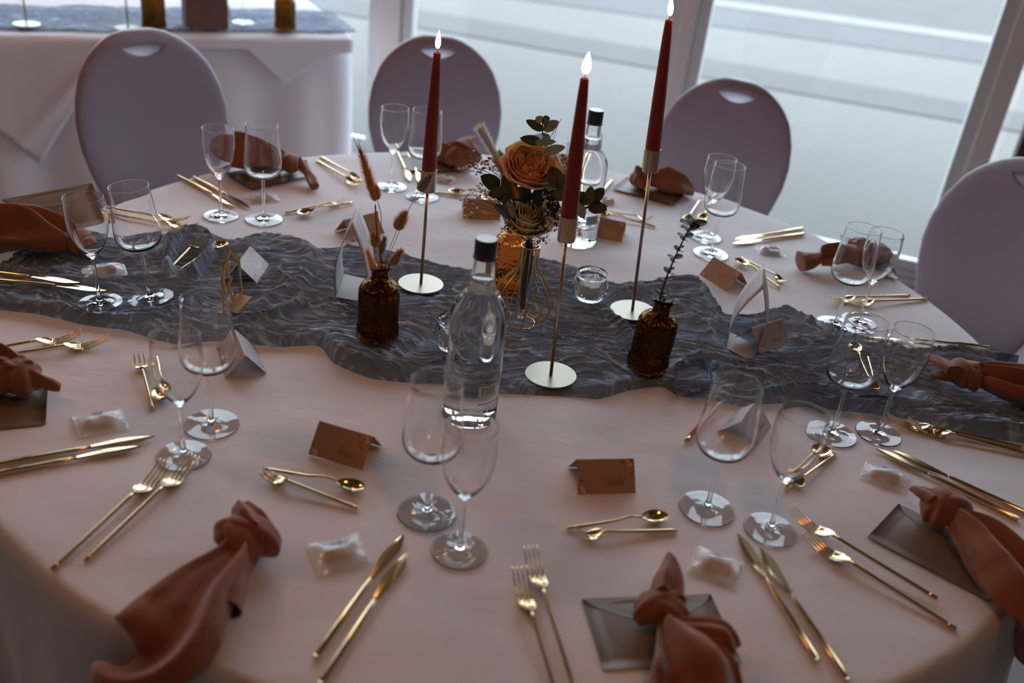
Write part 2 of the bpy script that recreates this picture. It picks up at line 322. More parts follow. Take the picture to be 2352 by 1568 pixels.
def far_table():
    L, D, r = 2.3, .80, .10
    t = empty('banquet_table', (*bt(L / 2, D / 2), 0)); tag(t, 'rectangular banquet table under a cloth behind the rear left chair', 'table')
    V, F = box((0.03, .03, .70), (L - .03, D - .03, .74)); V[:, :2] = [bt(a, b) for a, b in V[:, :2]]; part('tabletop', (V, F), M_['wood'], t, False)
    for s, d in ((.1, .1), (L - .1, .1), (.1, D - .1), (L - .1, D - .1)): part('leg', tube([(*bt(s, d), 0), (*bt(s, d), .7)], .02, 8), M_['cap'], t)
    out = []
    def arc(cx, cy, a0):
        for k in range(9):
            a = a0 + PI / 2 * k / 8; out.append((cx + r * math.cos(a), cy + r * math.sin(a), math.cos(a), math.sin(a)))
    def seg(p, q, nx, ny, m):
        for k in range(1, m): u = k / m; out.append((p[0] + u * (q[0] - p[0]), p[1] + u * (q[1] - p[1]), nx, ny))
    arc(r, r, PI); seg((r, 0), (L - r, 0), 0, -1, 120); arc(L - r, r, -PI / 2); seg((L, r), (L, D - r), 1, 0, 20); arc(L - r, D - r, 0); seg((L - r, D), (r, D), 0, 1, 60); arc(r, D - r, PI / 2); seg((0, D - r), (0, r), -1, 0, 40)
    rings = []; acc = 0
    for i, (x, y, nx, ny) in enumerate(out):
        if i: acc += math.hypot(x - out[i - 1][0], y - out[i - 1][1])
        col = []
        for ins, z in ((.095, .75), (.05, .75), (.02, .7495), (.006, .745), (.0, .735)): col.append((x - nx * ins, y - ny * ins, z))
        for d in np.linspace(.05, .73, 20):
            wv = (.010 * math.sin(acc * 9) + .008 * math.sin(acc * 23 + 1)) * min(1, d / .3)
            col.append((x + nx * wv, y + ny * wv, .75 - d))
        rings.append(col)
    m = len(rings[0]); V = [(*bt(a, b), z) for c in rings for a, b, z in c]; F = grid(len(rings), m, True)
    inner = [i * m for i in range(len(rings))]; c = len(V); V.append((*bt(L / 2, D / 2), .75)); F += [(c, inner[(i + 1) % len(inner)], inner[i]) for i in range(len(inner))]
    o = part('tablecloth', (V, F), M_['cloth2']); tag(o, 'pale cloth hanging over the rectangular far table', 'tablecloth')
    # overlay cloth: hangs over the front edge with a corner pointing down
    def hem(s):
        k = [(0, .05), (.14, .06), (.31, .18), (.45, .035), (.90, .03), (1.05, .20), (1.22, .46), (1.40, .26), (1.6, .05), (2.28, .05)]
        for (a, b), (c_, d_) in zip(k, k[1:]):
            if s <= c_: return b + (d_ - b) * (s - a) / (c_ - a)
        return .12
    cols = []; ss = np.linspace(.03, 2.27, 130)
    for s in ss:
        h = hem(s); c = [(s, .25, .7508), (s, .06, .7512), (s, .01, .7505), (s, -.008, .745)]
        for k in range(1, 15):
            d = h * k / 14; w = .010 * math.exp(-((d - 1.1 * (s - .93)) / .03) ** 2) * (s > .9) * (s < 1.5)
            c.append((s, -.026 - w - .006 * math.sin(s * 14) * min(1, d / .1), .745 - d))
        cols.append(c)
    V = [(*bt(a, b), z) for c in cols for a, b, z in c]; o = part('overlay_cloth', (V, grid(len(cols), len(cols[0]))), M_['cloth2']); solid(o, .002)
    tag(o, 'pale overlay cloth with pointed corners hanging over the far table front', 'tablecloth')
far_table()

# ---------------------------------------------------------------- chairs
def make_chair(label):
    c = empty('banquet_chair', (0, 0, 0)); tag(c, label, 'chair', 'covered oval-back chairs behind the round table')
    prof = [(0, .0), (.004, .045), (.014, .085), (.035, .128), (.07, .170), (.11, .200), (.17, .224), (.24, .236), (.31, .233), (.38, .217), (.45, .193), (.52, .168), (.58, .155)]
    dd = np.array(prof); n = 56; V = []; rows = []
    tt = np.concatenate([np.linspace(0, .03, 7)[1:], np.linspace(.03, .58, 36)[1:]])
    for t in tt:
        w = np.interp(t, dd[:, 0], dd[:, 1]); th = .030 * min(1, (t / .03)) ** .5; z = 1.0 - t; yb = -.235 - .10 * (z - .45) / .55
        for k in range(n):
            a = 2 * PI * k / n; ca, sa = math.cos(a), math.sin(a); x = w * math.copysign(abs(ca) ** .9, ca); y = th * math.copysign(abs(sa) ** .75, sa)
            V.append((x, yb + y + .035 * (x / .235) ** 2, z))
    F = []
    for i in range(len(tt) - 1):
        for k in range(n): a = i * n + k; b = i * n + (k + 1) % n; F.append((a, a + n, b + n, b))
    F.append(tuple(range(n))); F.append(tuple((len(tt) - 1) * n + k for k in range(n))[::-1])
    back = part('backrest', (V, F), M_['spandex'], c, local=True)
    # hand-hold opening cut through the padded back, thin stretch cover over it
    cut = []; fc = []
    pts = [(-.064, .952), (-.03, .957), (0, .958), (.03, .957), (.064, .952), (.045, .938), (.02, .929), (0, .927), (-.02, .929), (-.045, .938)]
    for y in (-.5, -.1): cut += [(x, y, z) for x, z in pts]
    k = len(pts); fc = [tuple(range(k)), tuple(range(2 * k - 1, k - 1, -1))] + [(i, i + k, (i + 1) % k + k, (i + 1) % k) for i in range(k)]
    co_ = bpy.data.objects.new('cutter', mkmesh('cutter', cut, fc, M_['spandex'], False)); COL.objects.link(co_)
    bm = back.modifiers.new('opening', 'BOOLEAN'); bm.operation = 'DIFFERENCE'; bm.object = co_; bm.solver = 'EXACT'
    import bmesh
    for ob in (back, co_):
        b = bmesh.new(); b.from_mesh(ob.data); bmesh.ops.recalc_face_normals(b, faces=b.faces); b.to_mesh(ob.data); b.free()
    dg = bpy.context.evaluated_depsgraph_get(); me = bpy.data.meshes.new_from_object(back.evaluated_get(dg)); back.modifiers.clear(); back.data = me; bpy.data.objects.remove(co_)
    th_ = M_['spandex_thin'].node_tree
    P = [(x * 1.02, -.235 - .10 * (z - .45) / .55 + .026 + .035 * (x / .235) ** 2, z) for x, z in pts]
    part('hand_hold', (P, [tuple(range(k))]), M_['spandex_thin'], c, False, local=True)
    st = lathe([(0, .50), (.16, .50), (.183, .485), (.188, .45), (.183, .36), (.18, .30)], 32); part('seat', xf(st, Matrix.Translation((0, -.09, 0))), M_['spandex'], c, local=True)
    for s in (-1, 1):
        for y in (-.26, .06): part('leg', tube([(s * .12, y * .8, .46), (s * .18, y, .0)], [.03, .018], 10), M_['spandex'], c, local=True)
    return c
# thin cover is translucent so daylight behind shows through it
tn = M_['spandex_thin'].node_tree; b_ = tn.nodes['Principled BSDF']; tl = tn.nodes.new('ShaderNodeBsdfTranslucent'); tl.inputs[0].default_value = (.95, .9, .97, 1); mxx = tn.nodes.new('ShaderNodeMixShader'); mxx.inputs[0].default_value = .75
tn.links.new(b_.outputs[0], mxx.inputs[1]); tn.links.new(tl.outputs[0], mxx.inputs[2]); tn.links.new(mxx.outputs[0], tn.nodes['Material Output'].inputs[0])
chair0 = make_chair('mauve covered oval-back chair before the rectangular far table, rear left')
for i, (ang, rad, lab, dz) in enumerate([(138.0, 1.24, None, .975), (103.2, 1.27, 'mauve covered oval-back chair at the rear middle, behind the leftmost candle', .95),
                                     (66.3, 1.25, 'mauve covered oval-back chair at the rear right, behind the tallest candle', .95), (31.6, 1.26, 'large mauve covered chair cut off by the right edge of the photo', .965)]):
    c = chair0 if i == 0 else copy_tree(chair0)
    if lab: c['label'] = lab
    a = math.radians(ang); c.location = (TC[0] + rad * math.cos(a), TC[1] + rad * math.sin(a), 0); c.scale = (dz, dz, dz); c.rotation_euler = (0, 0, a + PI / 2)

# ---------------------------------------------------------------- gauze runner
FAR = [(-1.2581,1.7108),(-1.1085,1.7564),(-1.0197,1.7926),(-0.9588,1.8369),(-0.8910,1.8508),(-0.8231,1.8434),(-0.7663,1.8893),(-0.7244,1.9315),(-0.6867,1.9334),(-0.6290,1.9026),(-0.5991,1.9458),(-0.5400,1.9591),(-0.4791,1.9483),(-0.4326,1.9145),(-0.3916,1.9458),(-0.3201,1.9245),(-0.2526,1.9211),(-0.1279,1.9160),(-0.0614,1.9193),(0.0409,2.0000),(0.1003,1.9818),(0.1966,1.9252),(0.2749,1.9537),(0.3559,1.9922),(0.4039,1.9988),(0.4099,1.9080),(0.4241,1.8338),(0.5090,1.8460),(0.5718,1.8846),(0.6114,1.8487),(0.6674,1.8107),(0.7402,1.7767),(0.8204,1.7745),(0.9212,1.8064),(1.0046,1.7867),(1.0423,1.7638),(1.1447,1.6997),(1.2346,1.6717)]
NEAR = [(-1.1034,1.4152),(-0.9997,1.4719),(-0.9223,1.5025),(-0.8618,1.5081),(-0.7752,1.4916),(-0.6895,1.4936),(-0.6450,1.4802),(-0.5826,1.4590),(-0.5196,1.4793),(-0.4769,1.4931),(-0.4127,1.4881),(-0.3432,1.5100),(-0.3128,1.4624),(-0.2372,1.4307),(-0.1606,1.4281),(-0.1081,1.4343),(-0.0082,1.4255),(0.0901,1.4507),(0.1671,1.4537),(0.2069,1.4830),(0.2879,1.5164),(0.3010,1.4853),(0.3726,1.4941),(0.4188,1.4870),(0.4693,1.5070),(0.5440,1.5237),(0.5950,1.5030),(0.6606,1.5116),(0.7395,1.5103),(0.8111,1.4878),(0.9270,1.4794),(1.0250,1.4415),(1.1440,1.3784)]
FOLDS = [([(-0.9351,1.5270),(-0.8530,1.5226),(-0.7657,1.5058),(-0.6879,1.5090),(-0.6405,1.5522),(-0.6115,1.6323)], .020, .022), ([(-0.6455,1.4916),(-0.6339,1.5452),(-0.5923,1.5302),(-0.5255,1.4972),(-0.4476,1.5004),(-0.3563,1.5149)], .018, .018),
 ([(-0.5104,1.6040),(-0.4760,1.6594),(-0.4421,1.7270),(-0.4375,1.7796)], .02, .022), ([(-0.6940,1.7072),(-0.7214,1.8056),(-0.7176,1.8851),(-0.6806,1.8869),(-0.6494,1.8270),(-0.6464,1.7206)], .014, .034), ([(-0.5888,1.8794),(-0.5528,1.9355),(-0.4902,1.9161),(-0.4358,1.8674)], .02, .02),
 ([(-0.4524,1.8401),(-0.4099,1.8979),(-0.3238,1.8933),(-0.2675,1.8669),(-0.2421,1.8241)], .02, .018), ([(-0.3377,1.5033),(-0.2794,1.4506),(-0.1993,1.4322),(-0.1233,1.4338),(-0.0465,1.4283),(0.0671,1.4469),(0.1672,1.4566),(0.2630,1.5017)], .012, .014), ([(-0.1979,1.7400),(-0.2267,1.6204),(-0.2427,1.5026)], .016, .018),
 ([(0.1384,1.8043),(0.1924,1.7849),(0.2239,1.6847),(0.2536,1.6062)], .018, .02), ([(0.0416,1.9789),(0.1004,1.9726),(0.1770,1.9045),(0.2216,1.8366)], .016, .016), ([(0.2131,1.8549),(0.2921,1.9232),(0.3940,1.9802),(0.4069,1.9073),(0.4201,1.8387)], .018, .022),
 ([(0.3014,1.4898),(0.3817,1.5035),(0.4639,1.5220),(0.5509,1.5567),(0.6289,1.5442),(0.7490,1.5413),(0.8575,1.5074),(0.9330,1.4943),(1.0316,1.4559)], .016, .02), ([(0.5049,1.8213),(0.5678,1.8633),(0.6332,1.8212),(0.6972,1.7845),(0.7801,1.7593)], .02, .024),
 ([(0.3854,1.5968),(0.4497,1.5847),(0.5042,1.6134),(0.5593,1.5975),(0.5979,1.5674)], .02, .02), ([(0.8145,1.7552),(0.9143,1.7865),(0.9986,1.7710),(1.0384,1.7542),(1.1405,1.6906)], .02, .026), ([(-0.3788,1.9306),(-0.3251,1.8998),(-0.2657,1.8282)], .014, .018),
 ([(-0.1047,1.8736),(-0.0582,1.7617),(-0.0182,1.6958)], .012, .012), ([(0.3185,1.5890),(0.3907,1.6391),(0.4381,1.6173)], .016, .014), ([(-0.8825,1.6539),(-0.8067,1.6360),(-0.7496,1.6616),(-0.6663,1.7150)], .016, .014), ([(0.2874,1.8542),(0.3407,1.8279),(0.3882,1.7627),(0.4062,1.6945)], .016, .016), ([(-0.4876,1.7655),(-0.4224,1.6833),(-0.4438,1.6035),(-0.5005,1.5711)], .014, .018)]
FLAT = [(*q, r) for q, r in zip([(-0.7632,1.5587),(-0.6964,1.6168),(-0.2466,1.5503),(-0.2010,1.7998),(-0.0564,1.3504),(0.0765,1.5055),(0.2381,1.7969),(0.2547,1.5581),(-0.0211,1.8539),(0.0122,1.6944),(0.1478,1.8373),(-0.1118,1.5670),(-0.5320,1.6201),(-0.3381,1.7557),(0.4525,1.7148),(0.5320,1.7435),(0.8928,1.6746),(-0.5801,1.7189),(-0.8183,1.7025),(-0.4545,1.2372),(-0.5319,1.7953)], (.05, .05, .045, .055, .05, .06, .055, .045, .045, .06, .045, .045, .05, .06, .06, .05, .09, .05, .05, .03, .04))]
def build_runner(name, far, near, folds, flat, nx, ny, amp, seed, zoff, parent=None, xr=None, seglen=.002, org=None):
    far = np.array(sorted(far)); near = np.array(sorted(near)); x0 = max(far[0, 0], near[0, 0]); x1 = min(far[-1, 0], near[-1, 0])
    if xr: x0, x1 = xr
    xs = np.linspace(x0, x1, nx); v = np.linspace(0, 1, ny)
    sm = lambda q: np.convolve(np.pad(q, 6, 'edge'), np.ones(13) / 13, 'valid')
    yn = sm(np.interp(xs, near[:, 0], near[:, 1])); yf = sm(np.interp(xs, far[:, 0], far[:, 1]))
    X = np.repeat(xs[:, None], ny, 1); Y = yn[:, None] + (yf - yn)[:, None] * v[None, :]
    # crinkles: ridged noise warped by a slower noise
    L = x1 - x0; wd = .42
    def samp(g, a, b):
        gx, gy = g.shape; a = np.clip(a, 0, gx - 1.001); b = np.clip(b, 0, gy - 1.001); i = a.astype(int); j = b.astype(int); u = a - i; w = b - j
        u = u * u * (3 - 2 * u); w = w * w * (3 - 2 * w)
        return g[i, j] * (1 - u) * (1 - w) + g[i + 1, j] * u * (1 - w) + g[i, j + 1] * (1 - u) * w + g[i + 1, j + 1] * u * w
    R = np.random.default_rng(seed); gA = R.uniform(-1, 1, (60, 200)); gB = R.uniform(-1, 1, (120, 400)); gC = R.uniform(-1, 1, (30, 60))
    w1 = noise2(nx, ny, int(L / .10) + 2, 5, seed + 1); w2 = noise2(nx, ny, int(L / .05) + 2, 9, seed + 2); w3 = noise2(nx, ny, int(L / .25) + 2, 3, seed + 3)
    U = (X - x0) / L; Vv = (Y - Y.min()) / .5
    warp = .045 * w1 + .016 * w2 + .05 * w3
    a1 = samp(gA, U * L / .075 + 2 + 1.2 * w2, (Vv * .5 + warp) / .011 + 12); r1 = 2 * np.clip(1 - np.abs(a1) * 1.3, 0, 1) ** 2.2 - .6
    a2 = samp(gB, U * L / .035 + 2 + 1.5 * w1, (Vv * .5 + warp * 1.2) / .0052 + 20); r2 = 2 * np.clip(1 - np.abs(a2) * 1.3, 0, 1) ** 2 - .6
    a3 = samp(gC, U * L / .16 + 2 + w2, (Vv * .5 + warp * .8) / .035 + 6); r3 = 1 - np.abs(a3) * 1.5
    big = noise2(nx, ny, int(L / .09) + 2, 7, seed + 5)
    edge = np.exp(-((v - .05) / .04) ** 2) + np.exp(-((.94 - v) / .04) ** 2)
    em = .5 + .5 * noise2(nx, 1, int(L / .07) + 2, 1, seed + 9)[:, :1]
    r3 = np.clip(r3, -.3, 1); large = .0065 * (.5 + .5 * np.sin(r3 * 1.5)) + .009 * np.clip(big, -.2, 2) + .011 * edge[None, :] * np.clip(em + .3, 0, 1.5)
    for pts, w, h in folds:
        P = smoothpts(pts, 5 * len(pts)); d2 = np.full(X.shape, 1e9)
        for (ax, ay), (bx, by) in zip(P, P[1:]):
            dx, dy = bx - ax, by - ay; t = np.clip(((X - ax) * dx + (Y - ay) * dy) / (dx * dx + dy * dy + 1e-12), 0, 1); d2 = np.minimum(d2, (X - ax - t * dx) ** 2 + (Y - ay - t * dy) ** 2)
        large = np.maximum(large, h * .8 * np.exp(-d2 / (w * w) * 1.3) * (1 + .25 * w2)) + .15 * h * np.exp(-d2 / (w * w))
    mask = np.ones_like(X)
    for fx, fy, fr in flat: mask *= 1 - np.exp(-(((X - fx) ** 2 + (Y - fy) ** 2) / (fr * fr)) ** 2)
    Z = amp * (large * (.06 + .94 * mask) + (.0026 * r1 + .0013 * r2) * (.35 + .65 * mask)) + .003
    tap = np.sin(np.minimum(1, np.minimum(v, 1 - v) / .045) * PI / 2); Z = np.maximum(Z, .0012) * (.06 + .94 * tap[None, :]) 
    # ragged hem
    Y = Y + (.004 * w2 + .006 * w1) * (np.exp(-(v / .08) ** 2) + np.exp(-((1 - v) / .08) ** 2))[None, :]
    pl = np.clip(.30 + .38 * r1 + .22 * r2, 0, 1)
    rad = np.hypot(X - TC[0], Y - TC[1]) if org is None else None
    V = np.stack([X, Y, Z + zoff], -1)
    if rad is not None:
        over = np.clip(rad - 1.0, 0, None); V[..., 2] -= np.clip(over * 6, 0, .6) + 0; sc = np.where(rad > 1.0, (1.012 + over * .06 + Z * .5) / np.maximum(rad, 1e-6), 1)
        V[..., 0] = TC[0] + (X - TC[0]) * sc; V[..., 1] = TC[1] + (Y - TC[1]) * sc
    V = V.reshape(-1, 3)
    if org is not None: V[:, :2] = [bt(-a + 0, b) for a, b in V[:, :2]]
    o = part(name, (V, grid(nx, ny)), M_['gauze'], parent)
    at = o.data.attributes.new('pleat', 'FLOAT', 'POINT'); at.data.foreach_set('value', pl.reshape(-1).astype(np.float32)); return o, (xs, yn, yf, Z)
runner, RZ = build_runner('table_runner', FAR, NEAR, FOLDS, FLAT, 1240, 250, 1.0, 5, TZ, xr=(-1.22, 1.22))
tag(runner, 'crinkled slate blue gauze runner across the middle of the round table', 'table runner')
def rz(x, y):
    xs, yn, yf, Z = RZ; i = int(np.clip(np.searchsorted(xs, x), 0, len(xs) - 1)); v = (y - yn[i]) / (yf[i] - yn[i])
    if v < 0 or v > 1: return 0.0
    return float(Z[i, int(v * (Z.shape[1] - 1))])
def onr(p, r=.03):
    """resting height on the runner around a point"""
    return TZ + max(rz(p[0] + dx * r, p[1] + dy * r) for dx in (-1, -.5, 0, .5, 1) for dy in (-1, -.5, 0, .5, 1))
# loose loop of gauze standing on the near hem
lp = [(0.3031,1.4814,0.7620),(0.2989,1.5266,0.7640),(0.3140,1.5738,0.7660),(0.3425,1.5999,0.7680),(0.3656,1.5859,0.7680),(0.3677,1.5455,0.7660),(0.3493,1.5080,0.7640),(0.3230,1.4933,0.7620)]
c_ = smoothpts(lp, 40); V = []
for i, q in enumerate(c_):
    for k in range(6): V.append((q[0] + .004 * math.sin(i * .9 + k), q[1] + .003 * math.cos(i * .7) + .004 * k / 5, q[2] - .012 + .030 * k / 5 * (1 + .25 * math.sin(i * .35))))
lo = part('loop_fold', (V, grid(40, 6)), M_['gauze'], runner); at = lo.data.attributes.new('pleat', 'FLOAT', 'POINT'); at.data.foreach_set('value', np.tile(np.array([.2, .3, .5, .4, .6, .9], np.float32), 40))
farf = [(-2.25, .42), (-1.5, .44), (-.8, .45), (-.2, .43), (-.10, .42), (.02, .38)]; fnear = [(-2.25, .035), (-1.5, .06), (-.9, .03), (-.3, .045), (-.1, .03), (.02, .06)]
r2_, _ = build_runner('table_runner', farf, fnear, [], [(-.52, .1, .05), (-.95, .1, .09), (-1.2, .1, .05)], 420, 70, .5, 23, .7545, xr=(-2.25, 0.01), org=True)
tag(r2_, 'slate blue gauze runner along the rectangular far table', 'table runner')

# ---------------------------------------------------------------- wine glasses
def glass_parts(kind):
    if kind == 'b':
        H_, fr, sr = .2234, .0428, .0034
        bowl = [(sr, .0955), (.0050, .0985), (.012, .1015), (.024, .1045), (.034, .1105), (.0395, .1195), (.0415, .130), (.0412, .145), (.0395, .165), (.0375, .190), (.0358, .212), (.0352, H_)]
        inner = [(.0339, H_), (.0350, .212), (.0368, .190), (.0388, .165), (.0405, .145), (.0407, .131), (.0386, .1208), (.033, .1125), (.023, .107), (.011, .1045), (0, .104)]
    else:
        H_, fr, sr = .2070, .0397, .0035
        bowl = [(sr, .0900), (.0065, .0945), (.0130, .1005), (.0200, .1095), (.0265, .1215), (.0322, .1375), (.0354, .1545), (.0361, .171), (.0353, .190), (.0342, H_)]
        inner = [(.0329, H_), (.0345, .190), (.0353, .171), (.0346, .155), (.0313, .138), (.0256, .1228), (.0190, .1115), (.0118, .1035), (.005, .1003), (0, .0998)]
    cap = lambda P, k: smoothpts([(a, b) for a, b in P], k).tolist()
    bowlp = cap(bowl, 30) + [((bowl[-1][0] + inner[0][0]) / 2, H_ + .0005)] + cap(inner, 26)
    stem = [(.0068, .0075), (.0045, .014), (.0036, .024), (.0032, .045), (.0032, .075), (sr, bowl[0][1])]
    foot = [(0, .0004), (fr - .001, .0002), (fr, .0012), (fr - .001, .0024), (fr * .7, .0032), (fr * .35, .0045), (.011, .0058), (.0068, .0075)]
    bowlp = [(max(a, 0), b) for a, b in bowlp]
    return bowlp, cap(stem, 12), foot
def make_glass(kind):
    g = empty('wine_glass', (0, 0, 0)); bw, st, ft = glass_parts(kind)
    part('bowl', lathe(bw, 56), M_['glass'], g, local=True); part('stem', lathe(st, 56), M_['glass'], g, local=True); part('foot', lathe(ft, 56), M_['glass'], g, local=True); return g
GL = {'b': make_glass('b'), 's': make_glass('s')}; used = set()
def glass(kind, p, label, lean=(0, 0), rot=0.):
    g = GL[kind] if kind not in used else copy_tree(GL[kind]); used.add(kind)
    g.location = p; g.rotation_euler = (lean[0], lean[1], rot); tag(g, label, 'wine glass', 'empty stemmed glasses at the places')
for k, p, lab in [
    ('b', (-0.0917,1.0896,0.7500), 'wide-bowled wine glass standing in front of the near water bottle'),
    ('s', (-0.0371,1.0185,0.7500), 'slim wine glass nearest the camera at bottom centre'),
    ('s', (-0.4638,1.1515,0.7500), 'slim wine glass whose foot lies over two dinner forks, lower left'),
    ('b', (-0.4507,1.2380,0.7500), 'wide-bowled wine glass in front of the wooden table number'),
    ('b', (0.3219,1.1770,0.7500), 'wide-bowled wine glass with a place card seen through it, lower right'),
    ('s', (0.4121,1.1442,0.7500), 'slim wine glass beside the fork pair at lower right'),
    ('b', (0.5702,1.4297,0.7500), 'wide-bowled wine glass near the right hem of the runner'),
    ('s', (0.6567,1.4481,0.7500), 'slim wine glass touching the tips of two forks at the right'),
    ('b', (0.6770,1.8596,0.7500), 'wide-bowled wine glass in front of the upper right napkin'),
    ('s', (0.7383,1.8955,0.7500), 'slim wine glass behind another bowl in front of the upper right napkin'),
    ('s', (0.4472,2.2693,0.7500), 'slim wine glass left of the upper right knives, behind its partner'),
    ('b', (0.4480,2.1673,0.7500), 'wide-bowled wine glass just above the dark dried eucalyptus tip'),
    ('s', (0.0432,2.2584,0.7500), 'slim wine glass mostly hidden behind the bouquet'),
    ('b', (0.1215,2.2984,0.7500), 'wide-bowled wine glass mostly hidden behind the middle candle'),
    ('s', (-0.3552,2.3552,0.7500), 'slim wine glass in front of the rear middle chair'),
    ('b', (-0.2701,2.3112,0.7500), 'wide-bowled wine glass directly behind the leftmost candle'),
    ('s', (-0.6947,2.0418,0.7500), 'slim wine glass over two knives before the rear left chair'),
    ('b', (-0.5991,2.0513,0.7500), 'wide-bowled wine glass before the rear left napkin')]:
    glass(k, (p[0], p[1], TZ + .0002), lab)
q = (-0.7632,1.5587,0.7500); z_ = onr(q, .035); glass('s', (q[0], q[1], z_ - .004), 'slim wine glass standing on the left end of the gauze runner', (0, -.05))
q = (-0.6921,1.6143,0.7500); z_ = onr(q, .035); glass('b', (q[0], q[1], z_ - .004), 'wide-bowled wine glass standing on the left end of the gauze runner', (.01, -.10))
q = (*bt(.42, .17), .762); glass('b', q, 'blurred wine glass standing on the far table runner by the brown box')
q = (*bt(1.36, .16), .762); glass('b', q, 'blurred wine glass standing at the top left corner on the far table')

# ---------------------------------------------------------------- cutlery (tips at x=0, handle end at +x)
def strip_solid(st):
    """closed solid from stations (x, half width, z, thickness)"""
    V = []; F = []
    for x, w, z, t in st:
        V += [(x, -w, z), (x, -w * .55, z + t * .5), (x, w * .55, z + t * .5), (x, w, z), (x, w * .55, z - t * .5), (x, -w * .55, z - t * .5)]
    n = len(st)
    for i in range(n - 1):
        for k in range(6): a = i * 6 + k; b = i * 6 + (k + 1) % 6; F.append((a, b, b + 6, a + 6))
    F.append(tuple(range(6))); F.append(tuple(range(n * 6 - 1, n * 6 - 7, -1))); return np.array(V), F
def rod(x0, x1, zf, r0, r1):
    P = [(x, 0, zf(x)) for x in np.linspace(x0, x1, 14)]; return tube(P, np.linspace(r0, r1, 14), 10)
def make_fork(L, hw, nt, tl, hl, name, cat):
    g = empty(name, (0, 0, 0)); pieces = []
    zt = lambda x: .0155 * max(0, (1 - x / (hl * .62))) ** 1.5 + .0022 if x < hl * .62 else .0022 + .0095 * min(1, (x - hl * .62) / (hl * .38)) ** 1.6
    for k in range(nt):
        y = (k - (nt - 1) / 2) * (2 * hw - .0035) / (nt - 1)
        P = [(x, y * (1 - .10 * (1 - x / tl)), zt(x)) for x in np.linspace(0, tl * 1.15, 9)]; pieces.append(tube(P, np.linspace(.0007, .0018, 9), 6))
    ys = np.linspace(-1, 1, 9); V = []; st = []
    for u in np.linspace(0, 1, 12):
        x = tl + u * (hl - tl); w = hw * (1 - .0 * u) * (1 if u < .25 else math.cos((u - .25) / .75 * PI / 2) ** .8) + .0022 * u; st.append((x, w))
    for top in (1, -1):
        for x, w in st:
            for yy in ys: V.append((x, yy * w, zt(x) + .0016 * yy * yy * min(1, w / hw) + top * .0011))
    m = len(st) * 9; F = grid(len(st), 9) + [tuple(reversed(f)) for f in grid(len(st), 9, off=m)]
    for i in range(len(st) - 1):
        for j in (0, 8): F.append((i * 9 + j, (i + 1) * 9 + j, (i + 1) * 9 + j + m, i * 9 + j + m))
    F += [(j, j + 1, j + 1 + m, j + m) for j in range(8)]
    pieces.append((np.array(V), F)); part('fork_head', join(*pieces), M_['gold'], g, local=True)
    zn = zt(hl); part('handle', rod(hl - .003, L, lambda x: zn - .0012 + (.0035 - zn) * min(1, max(0, (x - hl) / (L - hl))) ** .8, .0024 if nt == 4 else .0020, .0034 if nt == 4 else .0030), M_['gold'], g, local=True)
    return g
def make_knife():
    g = empty('table_knife', (0, 0, 0)); st = []
    for u in np.linspace(0, 1, 16):
        st.append((.092 * u, u))
    V = []; F = []
    for x, u in st:
        top = .0085 * math.sin(min(1, u * 1.9 + .03) * PI / 2) * (1 - .45 * max(0, u - .55) / .45); bot = -.0085 * math.sin(min(1, u * 1.6) * PI / 2) * (1 - .55 * max(0, u - .6) / .4)
        top = .0100 * min(1, .05 + u * 3.4) ** .6 * (1 - .66 * max(0, u - .42) / .58)
        for y, t in ((top, .0010), (0, .0010), (bot, .0005)): V.append((x, y, .0042 + t))
        for y, t in ((bot, .0005), (0, .0010), (top, .0010)): V.append((x, y, .0042 - t))
    n = len(st)
    for i in range(n - 1):
        for k in range(6): a = i * 6 + k; b = i * 6 + (k + 1) % 6; F.append((a, b, b + 6, a + 6))
    F.append(tuple(range(6))); F.append(tuple(range(n * 6 - 1, n * 6 - 7, -1)))
    o = part('blade', (V, F), M_['gold'], g, False, local=True)
    part('handle', strip_solid([(.090, .0036, .0042, .003), (.098, .0032, .0044, .0052), (.115, .0038, .0042, .0062), (.16, .0043, .004, .0068), (.238, .0046, .004, .0070), (.2405, .0038, .004, .006)]), M_['gold'], g, local=True); return g
def make_spoon(L=.158):
    g = empty('dessert_spoon', (0, 0, 0)); V = []; nu, nv = 16, 13
    for s in (0, 1):
        for i in range(nu):
            u = i / (nu - 1); x = .044 * u; w = .0140 * (max(0, math.sin(PI * u ** .85)) ** .62) + .0006
            if u > .93: w = max(w, .0024)
            for j in range(nv):
                t = -1 + 2 * j / (nv - 1); d = .0075 * (1 - t * t) * max(0, math.sin(PI * min(1, u * .97 + .01))) ** .7; V.append((x, t * w, .0100 - d - .0012 * (1 - u) - s * .0010))
    F = grid(nu, nv) + [tuple(reversed(f)) for f in grid(nu, nv, off=nu * nv)]
    for i in range(nu - 1):
        for j in (0, nv - 1): F.append((i * nv + j, (i + 1) * nv + j, (i + 1) * nv + j + nu * nv, i * nv + j + nu * nv))
    part('spoon_bowl', (V, F), M_['gold'], g, local=True)
    part('handle', rod(.0425, L, lambda x: .0095 + .004 * math.exp(-((x - .062) / .016) ** 2) - .0062 * min(1, max(0, (x - .06) / .09)), .0017, .0029), M_['gold'], g, local=True); return g
PROTO = {'fork': lambda: make_fork(.232, .0118, 4, .047, .074, 'dinner_fork', 'fork'), 'sfork': lambda: make_fork(.158, .0098, 3, .024, .043, 'dessert_fork', 'fork'), 'knife': make_knife, 'spoon': make_spoon}
LEN = {'fork': .232, 'sfork': .158, 'knife': .2405, 'spoon': .158}
CAT = {'fork': ('fork', 'gold dinner forks at the places'), 'sfork': ('fork', 'small gold dessert forks'), 'knife': ('knife', 'gold table knives at the places'), 'spoon': ('spoon', 'small gold dessert spoons')}
first = {}
